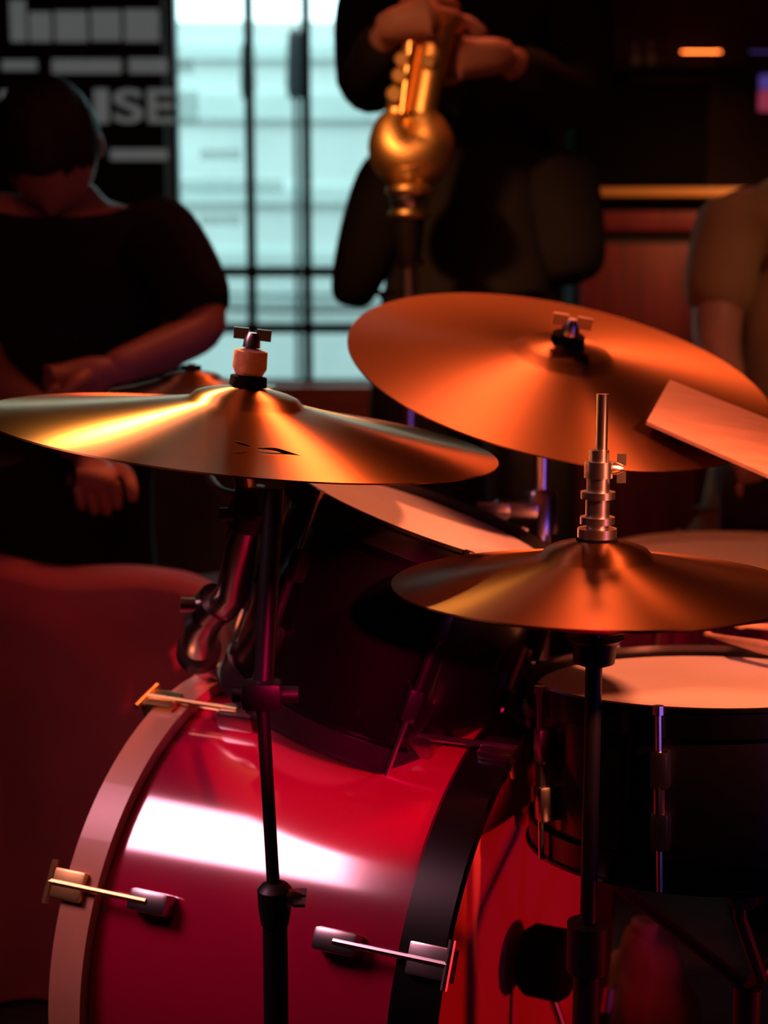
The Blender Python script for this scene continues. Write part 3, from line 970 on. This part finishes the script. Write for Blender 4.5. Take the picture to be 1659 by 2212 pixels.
tm = P(566, 1500, 1.22)
obj('shaft', a_tube(bm_(), (mx_, my_, zc1 - .01), tm, .0055), M_BLACKM, mst)
tt = P(592, 1058, 1.235)
obj('upper_tube', a_tube(bm_(), tm - Vector((0, 0, .01)), tt, .0085), M_BLACKM, mst)
jb = bm_()
a_box(jb, tm, (.034, .026, .024), None, .006)
a_tube(jb, tm + Vector((-.024, 0, 0)), tm + Vector((.03, 0, 0)), .007, seg=12)
obj('swivel_joint', jb, M_BLACKM, mst)
for k in range(3):
    a = -2.2 + k * 2 * PI / 3
    u = Vector((math.cos(a), math.sin(a), 0))
    rr = .16
    e = Vector((mx_, my_, .012)) + u * rr
    lg = obj('leg', a_tube(bm_(), Vector((mx_, my_, .09)) + u * .01, e, .006, seg=10), M_BLACKM, mst)
    obj('rubber_foot', a_ball(bm_(), e, .012), M_RUBBER, lg)

# drumsticks lying across the snare hoop
for (pa, pb, l1, l2, lb) in (((1520, 1370), (1900, 1452), .0205, .0205, 'drumstick lying on the snare hoop, the lower of two'),
                             ((1586, 1350), (1930, 1372), .036, .036, 'drumstick lying over the snare hoop on top of the other stick')):
    A = on_cym(SC, SN, pa[0], pa[1], l1)
    B = on_cym(SC, SN, pb[0], pb[1], l2)
    B = A + (B - A).normalized() * .40
    d = (B - A).normalized()
    sb = bm_()
    a_lathe(sb, [(0, 0), (.003, .001), (.0048, .006), (.0045, .010), (.003, .014), (.0045, .05), (.0073, .10), (.0075, .36), (.006, .40), (0, .402)], 16, frame(A, d))
    tag(obj('drumstick', sb, M_WOOD), lb, 'drumstick', 'drumsticks on the snare')

# bench under a dark red cloth
Y0, Y1 = 2.02, 2.72
bx0, bx1 = -1.15, P(478, 1240, 2.1).x
zt_ = P(240, 1208, 2.1).z
bn = thing('draped_bench', 'low bench draped in dark red cloth behind the bass drum', 'bench', loc=((bx0 + bx1) / 2, (Y0 + Y1) / 2, 0))
cb = bm_()
NX, NY = 46, 22
def cloth_z(u, v):
    fall = max(0.0, min(1.0, (v - .14) / .16))
    fall = fall * fall * (3 - 2 * fall)
    return zt_ - .012 - .13 * fall + .010 * math.sin(u * 11.0 + 1.2) + .007 * math.sin(u * 23 + v * 5) + .006 * math.sin(v * 9 + u * 3)
grid = []
for i in range(NX + 1):
    u = i / NX
    x = bx0 + (bx1 - bx0) * u
    row = []
    for k in range(10):                       # front fall
        t = k / 10
        z = .012 + (cloth_z(u, 0) - .02 - .012) * t
        row.append((x + .006 * math.sin(z * 14 + u * 8), Y0 - .014 * math.sin(u * 34 + t * 1.5) * (1 - t) - .01 * (1 - t), z))
    for j in range(NY + 1):
        v = j / NY
        row.append((x, Y0 + .02 * (1 - min(1, v * 6)) * 0 + (Y1 - Y0) * v, cloth_z(u, v) - .02 * max(0, 1 - v * 10) ** 2))
    for k in range(10):
        t = 1 - (k + 1) / 10
        row.append((x, Y1 + .012 * math.sin(u * 30) * (1 - t), .012 + (cloth_z(u, 1) - .012) * t))
    if u > .93:
        f = (u - .93) / .07
        row = [(p[0], p[1], p[2] - .03 * f * f if p[2] > .1 else p[2]) for p in row]
    grid.append([cb.verts.new(p) for p in row])
for i in range(NX):
    for j in range(len(grid[0]) - 1):
        cb.faces.new((grid[i][j], grid[i + 1][j], grid[i + 1][j + 1], grid[i][j + 1]))
for r in (grid[0], grid[-1]):
    cb.faces.new(r)
obj('cloth', cb, M_CLOTH, bn, ang=1.3)
for sx_ in (bx0 + .08, bx1 - .08):
    for sy_ in (Y0 + .07, Y1 - .07):
        obj('leg', a_box(bm_(), (sx_, sy_, .06), (.05, .05, .12)), M_BARD, bn, smooth=False)

# crumpled tan cloth beside the hi-hat stand
tb = bmesh.new()
bmesh.ops.create_icosphere(tb, subdivisions=5, radius=1.0)
tc0 = P(1425, 2090, 1.88)
from mathutils import noise
hz_ = .20
for v in tb.verts:
    n = v.co.copy()
    f = 1 + .10 * noise.noise(n * 2.0) + .05 * math.sin(n.z * 9 + n.x * 2.5 + noise.noise(n * 1.5) * 3)
    p = Vector((n.x * .058, n.y * .06, n.z * .12)) * f
    p.x += .018 * (-n.z) - .006
    p += Vector((0, 0, 0))
    v.co = Vector((tc0.x, tc0.y, 0)) + p + Vector((0, 0, .118))
    v.co.z = max(.004, v.co.z)
tan = thing('cloth_bag', 'crumpled tan cloth bag standing between the hi-hat stand and snare stand', 'bag', loc=(tc0.x, tc0.y, 0))
obj('sack', tb, M_TAN, tan, ang=2.0)
tk = bm_()
zt2_ = .118 + .10
a_lathe(tk, [(0, zt2_ - .03), (.016, zt2_ - .02), (.010, zt2_), (.018, zt2_ + .03), (.016, zt2_ + .035), (0, zt2_ + .03)], 16, Matrix.Translation((tc0.x - .022, tc0.y - .01, 0)))
obj('gathered_neck', tk, M_TAN, tan)


# ---------------------------------------------------------------- people
def skin_mesh(nodes, edges, root, sub=2):
    """nodes {name: (pos, r)} -> bmesh grown with Skin + Subdivision"""
    names = list(nodes)
    idx = {n: i for i, n in enumerate(names)}
    me = bpy.data.meshes.new('sk')
    me.from_pydata([tuple(nodes[n][0]) for n in names], [(idx[a], idx[b]) for a, b in edges], [])
    o = bpy.data.objects.new('sk', me)
    COL.objects.link(o)
    md = o.modifiers.new('Skin', 'SKIN')
    md.use_smooth_shade = True
    md.branch_smoothing = 0.6
    sv = me.skin_vertices[0].data
    for n in names:
        r = nodes[n][1]
        sv[idx[n]].radius = (r, r) if not isinstance(r, tuple) else r
        sv[idx[n]].use_root = (n == root)
    ss = o.modifiers.new('Sub', 'SUBSURF')
    ss.levels = sub
    ss.render_levels = sub
    dg = bpy.context.evaluated_depsgraph_get()
    dg.update()
    m2 = bpy.data.meshes.new_from_object(o.evaluated_get(dg))
    bm = bmesh.new()
    bm.from_mesh(m2)
    bpy.data.objects.remove(o)
    bpy.data.meshes.remove(m2)
    return bm


def hand_bm(wrist, dirv, palm_n, thumb_side, curl=0.9, s=1.0):
    """palm and five fingers; palm_n is the way the palm faces, thumb_side points to the thumb"""
    d = Vector(dirv).normalized()
    pn = Vector(palm_n)
    pn = (pn - d * pn.dot(d)).normalized()
    ts = d.cross(pn)
    if ts.dot(Vector(thumb_side)) < 0:
        ts = -ts
    out = bm_()
    nodes = {'w': (Vector(wrist), .026 * s), 'p': (Vector(wrist) + d * .045 * s, (.034 * s)), 'k': (Vector(wrist) + d * .078 * s, .034 * s), 'e': (Vector(wrist) + d * .094 * s, .017 * s), 'v': (Vector(wrist) - d * .02 * s, .024 * s)}
    merge(out, skin_mesh(nodes, [('v', 'w'), ('w', 'p'), ('p', 'k'), ('k', 'e')], 'p', 2))
    for off, ln, r in ((.030, .070, .0105), (.010, .080, .0110), (-.011, .074, .0105), (-.031, .058, .0092)):
        b = Vector(wrist) + d * .075 * s + ts * off * s
        ang = 0.25
        pts = [b]
        dd = d
        for q in (.45, .32, .23):
            ang += curl * .62
            dd = d * math.cos(ang) + pn * math.sin(ang)
            pts.append(pts[-1] + dd * ln * q * 1.25 * s)
        nd = {'a': (pts[0], r * 1.1 * s), 'b': (pts[1], r * s), 'c': (pts[2], r * .92 * s), 'e': (pts[3], r * .72 * s)}
        merge(out, skin_mesh(nd, [('a', 'b'), ('b', 'c'), ('c', 'e')], 'a', 2))
    b = Vector(wrist) + d * .028 * s + ts * .026 * s
    t1 = b + (ts * .75 + d * .6 + pn * .25).normalized() * .040 * s
    t2 = t1 + (d * .8 + pn * .55 + ts * .1).normalized() * .030 * s
    t3 = t2 + (d * .7 + pn * .75 - ts * .15).normalized() * .024 * s
    nd = {'a': (b, .016 * s), 'b': (t1, .0125 * s), 'c': (t2, .0112 * s), 'e': (t3, .0085 * s)}
    merge(out, skin_mesh(nd, [('a', 'b'), ('b', 'c'), ('c', 'e')], 'a', 2))
    return out


def head_bm(c, face, upv, h=.23):
    """head with brow, nose, mouth, chin and ears; c is the head centre"""
    f = Vector(face).normalized()
    u = Vector(upv)
    u = (u - f * u.dot(f)).normalized()
    r = f.cross(u)
    t = bmesh.new()
    bmesh.ops.create_uvsphere(t, u_segments=40, v_segments=28, radius=1.0)
    for v in t.verts:
        x, y, z = v.co            # y forward, z up
        k = 1.0
        wx = .075 * (1 - .22 * max(0, -z) ** 1.5)
        dy = .095 * (1 - .10 * max(0, -z))
        if y > 0:
            nose = math.exp(-((x / .16) ** 2 + ((z + .12) / .17) ** 2))
            brow = math.exp(-((z - .16) / .10) ** 2) * math.exp(-(x / .55) ** 2)
            eyes = sum(math.exp(-(((x - s * .36) / .15) ** 2 + ((z - .03) / .08) ** 2)) for s in (-1, 1))
            lips = math.exp(-((x / .26) ** 2 + ((z + .46) / .05) ** 2))
            gap = math.exp(-((x / .24) ** 2 + ((z + .50) / .018) ** 2))
            chin = math.exp(-((x / .30) ** 2 + ((z + .80) / .16) ** 2))
            y += .22 * nose + .05 * brow - .08 * eyes + .05 * lips - .05 * gap + .10 * chin
        v.co = Vector((x * wx, y * dy, z * h * .5))
    for s in (-1, 1):
        e = bmesh.new()
        bmesh.ops.create_uvsphere(e, u_segments=14, v_segments=10, radius=1.0)
        for v in e.verts:
            v.co = Vector((v.co.x * .010 + s * .076, v.co.y * .018 - .008, v.co.z * .030 - .005))
        merge(t, e)
    m = Matrix((r, f, u)).transposed()
    for v in t.verts:
        v.co = m @ v.co + Vector(c)
    return t


def hair_bm(c, face, upv, h=.23, length=0.0):
    f = Vector(face).normalized()
    u = Vector(upv)
    u = (u - f * u.dot(f)).normalized()
    r = f.cross(u)
    t = bmesh.new()
    bmesh.ops.create_uvsphere(t, u_segments=36, v_segments=24, radius=1.0)
    kill = []
    for v in t.verts:
        x, y, z = v.co
        lim = -.25 + .75 * max(0, y) - .4 * max(0, -y) - length
        if z < lim:
            kill.append(v)
        n = 1 + .04 * noise.noise(Vector((x, y, z)) * 6)
        v.co = Vector((x * .083 * n, (y * .104 - .004) * n, z * h * .545 * n))
    bmesh.ops.delete(t, geom=kill, context='VERTS')
    bmesh.ops.recalc_face_normals(t, faces=t.faces)
    bmesh.ops.solidify(t, geom=list(t.faces), thickness=.008)
    m = Matrix((r, f, u)).transposed()
    for v in t.verts:
        v.co = m @ v.co + Vector(c)
    return t


def person(label, J, top_m, leg_m, hands, face, sleeve=1.0, top_extra=None, upv=(0, 0, 1), shoe_m=M_RUBBER, top_name='jacket', fat=1.0):
    """J: joints pelvis waist chest neck head shL elL wrL shR elR wrR hipL knL anL toL hipR knR anR toR"""
    base = Vector((J['pelvis'].x, J['pelvis'].y, 0))
    t = thing('person', label, 'person', loc=base)
    n = {'pelvis': (J['pelvis'], .085), 'waist': (J['waist'], .08), 'chest': (J['chest'], .10), 'neckb': (J['chest'] * .25 + J['neck'] * .75, .062),
         'neck': (J['neck'] * .5 + J['head'] * .5, .052)}
    e = [('pelvis', 'waist'), ('waist', 'chest'), ('chest', 'neckb'), ('neckb', 'neck')]
    for s in 'LR':
        n['sh' + s] = (J['sh' + s], .060)
        n['el' + s] = (J['el' + s], .042)
        n['wr' + s] = (J['wr' + s], .027)
        n['hip' + s] = (J['hip' + s], .07)
        n['kn' + s] = (J['kn' + s], .056)
        n['an' + s] = (J['an' + s], .038)
        n['to' + s] = (J['to' + s], .032)
        e += [('chest', 'sh' + s), ('sh' + s, 'el' + s), ('el' + s, 'wr' + s), ('pelvis', 'hip' + s), ('hip' + s, 'kn' + s), ('kn' + s, 'an' + s), ('an' + s, 'to' + s)]
    body = skin_mesh(n, e, 'pelvis')
    merge(body, head_bm(J['head'], face, upv))
    for h in hands:
        merge(body, hand_bm(*h))
    obj('body', body, M_SKIN, t, ang=1.6)
    obj('hair', hair_bm(J['head'] + Vector(upv) * .004, face, upv), M_HAIR, t, ang=1.6)
    tn = {'pelvis': (J['pelvis'], .165 * fat), 'waist': (J['waist'], .165 * fat), 'chest': (J['chest'], .165 * fat), 'collar': (J['chest'] * .35 + J['neck'] * .65, .085)}
    tn['hem'] = (J['pelvis'] + (J['pelvis'] - J['waist']).normalized() * .09, .150 * fat)
    te = [('hem', 'pelvis'), ('pelvis', 'waist'), ('waist', 'chest'), ('chest', 'collar')]
    for s in 'LR':
        tn['sh' + s] = (J['sh' + s], .078 * fat)
        if sleeve >= 1:
            tn['el' + s] = (J['el' + s], .066)
            tn['wr' + s] = (J['wr' + s] * .92 + J['el' + s] * .08, .044)
            te += [('chest', 'sh' + s), ('sh' + s, 'el' + s), ('el' + s, 'wr' + s)]
        else:
            tn['el' + s] = (J['sh' + s].lerp(J['el' + s], sleeve), .060)
            te += [('chest', 'sh' + s), ('sh' + s, 'el' + s)]
    tb_ = skin_mesh(tn, te, 'pelvis')
    for ch in (top_extra or []):
        nd = {str(k): v for k, v in enumerate(ch)}
        merge(tb_, skin_mesh(nd, [(str(k), str(k + 1)) for k in range(len(ch) - 1)], '0'))
    obj(top_name, tb_, top_m, t, ang=1.6)
    ln = {'pelvis': (J['pelvis'] - Vector((0, 0, .02)), .135)}
    ln['band'] = (J['pelvis'] + (J['waist'] - J['pelvis']).normalized() * .10, .125)
    le = [('band', 'pelvis')]
    for s in 'LR':
        ln['hip' + s] = (J['hip' + s], .110)
        ln['kn' + s] = (J['kn' + s], .080)
        ln['an' + s] = (J['an' + s], .062)
        le += [('pelvis', 'hip' + s), ('hip' + s, 'kn' + s), ('kn' + s, 'an' + s)]
        sh = skin_mesh({'a': (J['an' + s] + Vector((0, 0, -.03)), .050), 'b': (J['an' + s].lerp(J['to' + s], .6) + Vector((0, 0, -.012)), .046), 'c': (J['to' + s], .040)}, [('a', 'b'), ('b', 'c')], 'a')
        zmin = min(v.co.z for v in sh.verts)
        for v in sh.verts:
            v.co.z -= zmin
        obj('shoe', sh, shoe_m, t, ang=1.6)
    obj('trousers', skin_mesh(ln, le, 'pelvis'), leg_m, t, ang=1.6)
    return t


V = Vector
# seated person on the draped bench
z_ = 2.42
J = {'head': P(108, 322, z_ - .06), 'neck': P(150, 440, z_), 'chest': P(160, 520, z_ + .02), 'waist': P(140, 800, z_ + .03), 'pelvis': P(110, 1075, z_ + .02),
     'shR': P(350, 478, z_), 'elR': P(452, 715, z_ - .04), 'wrR': P(225, 805, z_ - .20),
     'shL': P(-75, 470, z_ - .02), 'elL': P(-40, 800, z_ - .08), 'wrL': P(196, 985, z_ - .20)}
bench_top = zt_ - .13 + .075
J['pelvis'].z = bench_top + .06
hp = J['pelvis']
for s, k in (('R', -.02), ('L', -.2)):
    J['hip' + s] = V((hp.x - .07, hp.y + (.05 if s == 'R' else -.09), bench_top + .02))
    J['kn' + s] = V((hp.x - .46, hp.y + (-.02 if s == 'R' else -.22), bench_top + .03))
    J['an' + s] = V((bx0 - .14, J['kn' + s].y, .09))
    J['kn' + s].x = bx0 - .10
    J['to' + s] = V((bx0 - .28, J['kn' + s].y - .02, .045))
person('seated person in black with bowed head and a bare forearm, beside the lettered board', J, M_BCLOTH, M_TROUS,
       [(J['wrR'], V((-.8, -.35, -.25)), V((0, -.3, -1)), V((0, 0, 1)), .8), (J['wrL'], V((.25, -.75, -.45)), V((0, .45, -.8)), V((1, 0, 0)), 1.5, .85)],
       (0.05, -.42, -.9), sleeve=.97, fat=1.05, upv=(0, -.85, .45))

# standing saxophone player
z_ = 2.72
J = {'head': P(985, -330, z_ - .02), 'neck': P(1010, -160, z_ + .02), 'chest': P(1030, 30, z_ + .06), 'waist': P(1030, 330, z_ + .06), 'pelvis': P(1020, 560, z_ + .05),
     'shR': P(800, -60, z_ + .04), 'elR': P(800, 200, z_ - .12), 'wrR': P(838, 60, z_ - .30),
     'shL': P(1250, -60, z_ + .04), 'elL': P(1245, 240, z_ - .06), 'wrL': P(1085, 120, z_ - .24)}
hp = J['pelvis']
for s, k in (('R', -1), ('L', 1)):
    J['hip' + s] = hp + V((.10 * k, 0, -.08))
    J['kn' + s] = V((hp.x + .12 * k, hp.y - .02, .50))
    J['an' + s] = V((hp.x + .13 * k, hp.y + .02, .09))
    J['to' + s] = V((hp.x + .15 * k, hp.y - .15, .045))
ex = [[(P(870, 320, z_), .06), (P(835, 420, z_), .075), (P(790, 545, z_ - .01), .062), (P(762, 630, z_ - .02), .046), (P(756, 665, z_ - .02), .034)],
      [(P(1190, 320, z_), .08), (P(1200, 430, z_), .09), (P(1225, 560, z_), .08), (P(1235, 620, z_), .06)]]
person('person in a dark open jacket holding the saxophone behind the microphone', J, M_JACKET, M_TROUS,
       [(J['wrR'], V((.85, -.25, .15)), V((.1, .9, -.2)), V((0, 0, 1)), 1.0, 1.0), (J['wrL'], V((-1, -.2, -.1)), V((0, .9, .1)), V((0, 0, 1)), 1.1, 1.05)],
       (-.1, -1, -.1), top_extra=ex, fat=1.0)

# person in a brown shirt, sitting behind the floor tom
z_ = 2.62
J = {'head': P(1850, 130, z_), 'neck': P(1810, 270, z_), 'chest': P(1770, 480, z_ + .02), 'waist': P(1760, 760, z_ + .02), 'pelvis': P(1740, 1000, z_ + .03),
     'shR': P(1570, 465, z_ - .02), 'elR': P(1545, 740, z_ - .08), 'wrR': P(1600, 960, z_ - .25),
     'shL': P(1985, 470, z_ + .02), 'elL': P(2010, 760, z_ - .05), 'wrL': P(1850, 960, z_ - .28)}
hp = J['pelvis']
for s, k in (('R', -1), ('L', 1)):
    J['hip' + s] = hp + V((.09 * k, -.03, -.03))
    J['kn' + s] = hp + V((.15 * k, -.42, .02))
    J['kn' + s].y = max(J['kn' + s].y, FC.y + .30)
    J['an' + s] = V((hp.x + .15 * k, J['kn' + s].y - .0, .09))
    J['to' + s] = V((hp.x + .16 * k, J['kn' + s].y - .06, .045))
person('person in a brown short-sleeved shirt sitting behind the floor tom', J, M_BROWN, M_TROUS,
       [(J['wrR'], V((.2, -.6, -.6)), V((0, .3, -1)), V((1, 0, 0)), .5), (J['wrL'], V((-.2, -.6, -.6)), V((0, .3, -1)), V((-1, 0, 0)), .5)],
       (-.6, -.8, -.05), sleeve=.85, top_name='shirt', fat=1.05)
sz = hp.z - .155
stl = thing('bar_stool', 'dark stool under the person in the brown shirt', 'stool', loc=(hp.x, hp.y, 0))
obj('seat', a_lathe(bm_(), [(0, sz - .04), (.15, sz - .04), (.165, sz - .03), (.165, sz - .008), (.15, sz), (0, sz)], 32, Matrix.Translation((hp.x, hp.y + .02, 0))), M_BLACKM, stl)
for k in range(4):
    a = .78 + k * PI / 2
    u = V((math.cos(a), math.sin(a), 0))
    obj('leg', a_tube(bm_(), V((hp.x, hp.y + .02, sz - .035)) + u * .11, V((hp.x, hp.y + .02, 0)) + u * .17, .013), M_BLACKM, stl)

# saxophone in the player's hands
z_ = 2.42
sax = thing('saxophone', 'shiny brass saxophone held upright above the microphone', 'saxophone', loc=P(890, 385, z_))
top1 = P(898, 70, z_)
b1 = P(857, 252, z_)
obj('body_tube', a_path(bm_(), [P(905, -60, z_ + .02), P(900, 40, z_ + .01), top1, b1], [.013, .0145, .016, .0205], 24), M_SAX, sax)
b2 = P(913, 250, z_)
obj('bell', a_path(bm_(), [b2, P(926, 180, z_), P(938, 110, z_), P(944, 70, z_), P(948, 45, z_)], [.0225, .0235, .0255, .031, .046], 28), M_SAX, sax)
c_ = P(887, 285, z_)
bow = bm_()
arc = [b1, P(850, 285, z_), P(856, 325, z_), P(887, 348, z_), P(922, 325, z_), P(922, 285, z_), b2]
a_path(bow, spline(arc, 5), [.024 + .026 * math.sin(PI * k / 30) for k in range(31)], 24)
obj('bow', bow, M_SAX, sax)
rg = bm_()
for pp, rr in ((P(857, 258, z_), .026), (P(912, 258, z_), .029)):
    a_lathe(rg, [(rr - .004, -.004), (rr, -.004), (rr, .004), (rr - .004, .004)], 24, Matrix.Translation(pp), closed=True)
obj('bow_ring', rg, M_GOLD, sax)
obj('bow_guard', a_lathe(bm_(), [(0, .0), (.026, .002), (.034, .010), (.034, .014), (0, .012)], 24, Matrix.Translation(P(885, 382, z_ - .012))), M_SAX, sax)
obj('key_rod', a_tube(bm_(), P(886, 90, z_ - .025), P(868, 245, z_ - .025), .003, seg=8), M_GOLD, sax)
for px, py, r in ((868, 130, .013), (862, 165, .013), (852, 205, .014), (925, 135, .012)):
    kc = bm_()
    p = P(px, py, z_ - .024)
    a_lathe(kc, [(0, 0), (r, 0), (r, .004), (r * .8, .006), (0, .006)], 20, frame(p, (0, -1, .1)))
    a_tube(kc, p, P(px + 14, py, z_ - .02), .003, seg=8)
    obj('key_cup', kc, M_GOLD, sax)
obj('brace', a_tube(bm_(), P(880, 140, z_), P(932, 140, z_), .004, seg=10), M_GOLD, sax)
nk = [P(905, -60, z_ + .02), P(910, -140, z_ + .02), P(922, -200, z_ + .05), P(950, -235, z_ + .10), P(970, -250, z_ + .15)]
obj('neck', a_path(bm_(), spline(nk, 5), .011, 16), M_SAX, sax)
obj('mouthpiece', a_tube(bm_(), nk[-1], P(978, -254, z_ + .20), .012, .008), M_BLACKM, sax)

# microphone and its stand below the saxophone
z_ = 2.38
mc = P(884, 420, z_)
mic = thing('microphone', 'dark microphone with gold rings pointing up under the saxophone', 'microphone', loc=P(890, 570, z_))
zt3 = mc.z
def zrow(py):
    return P(884, py, z_).z
mm = Matrix.Translation((mc.x, mc.y, 0))
obj('grille', a_lathe(bm_(), [(0, zrow(396)), (.018, zrow(398)), (.028, zrow(408)), (.032, zrow(425)), (.031, zrow(440)), (.028, zrow(452)), (0, zrow(452))], 28, mm), M_CHROME2, mic)
obj('gold_ring', a_lathe(bm_(), [(.026, zrow(424)), (.036, zrow(421)), (.039, zrow(412)), (.036, zrow(404)), (.026, zrow(400))], 32, mm, closed=True), M_GOLD, mic)
obj('gold_ring', a_lathe(bm_(), [(.022, zrow(474)), (.030, zrow(472)), (.034, zrow(463)), (.031, zrow(455)), (.022, zrow(451))], 32, mm, closed=True), M_GOLD, mic)
obj('handle', a_lathe(bm_(), [(0, zrow(452)), (.027, zrow(455)), (.025, zrow(480)), (.022, zrow(520)), (.019, zrow(568)), (0, zrow(568))], 28, mm), M_BLACKM, mic)
ms2 = thing('microphone_stand', 'straight stand carrying the microphone under the saxophone', 'stand', loc=(mc.x, mc.y, 0))
m2 = Matrix.Translation((mc.x, mc.y, 0))
obj('clip', a_lathe(bm_(), [(0, zrow(572)), (.024, zrow(572)), (.026, zrow(562)), (.0195, zrow(562)), (.0195, zrow(569)), (0, zrow(569))], 24, m2), M_BLACKM, ms2)
obj('tube', a_tube(bm_(), (mc.x, mc.y, .02), (mc.x, mc.y, zrow(572)), .0150), M_CHROME, ms2)
obj('base_disc', a_lathe(bm_(), [(0, 0), (.13, 0), (.13, .012), (.03, .022), (0, .022)], 40, m2), M_BLACKM, ms2)
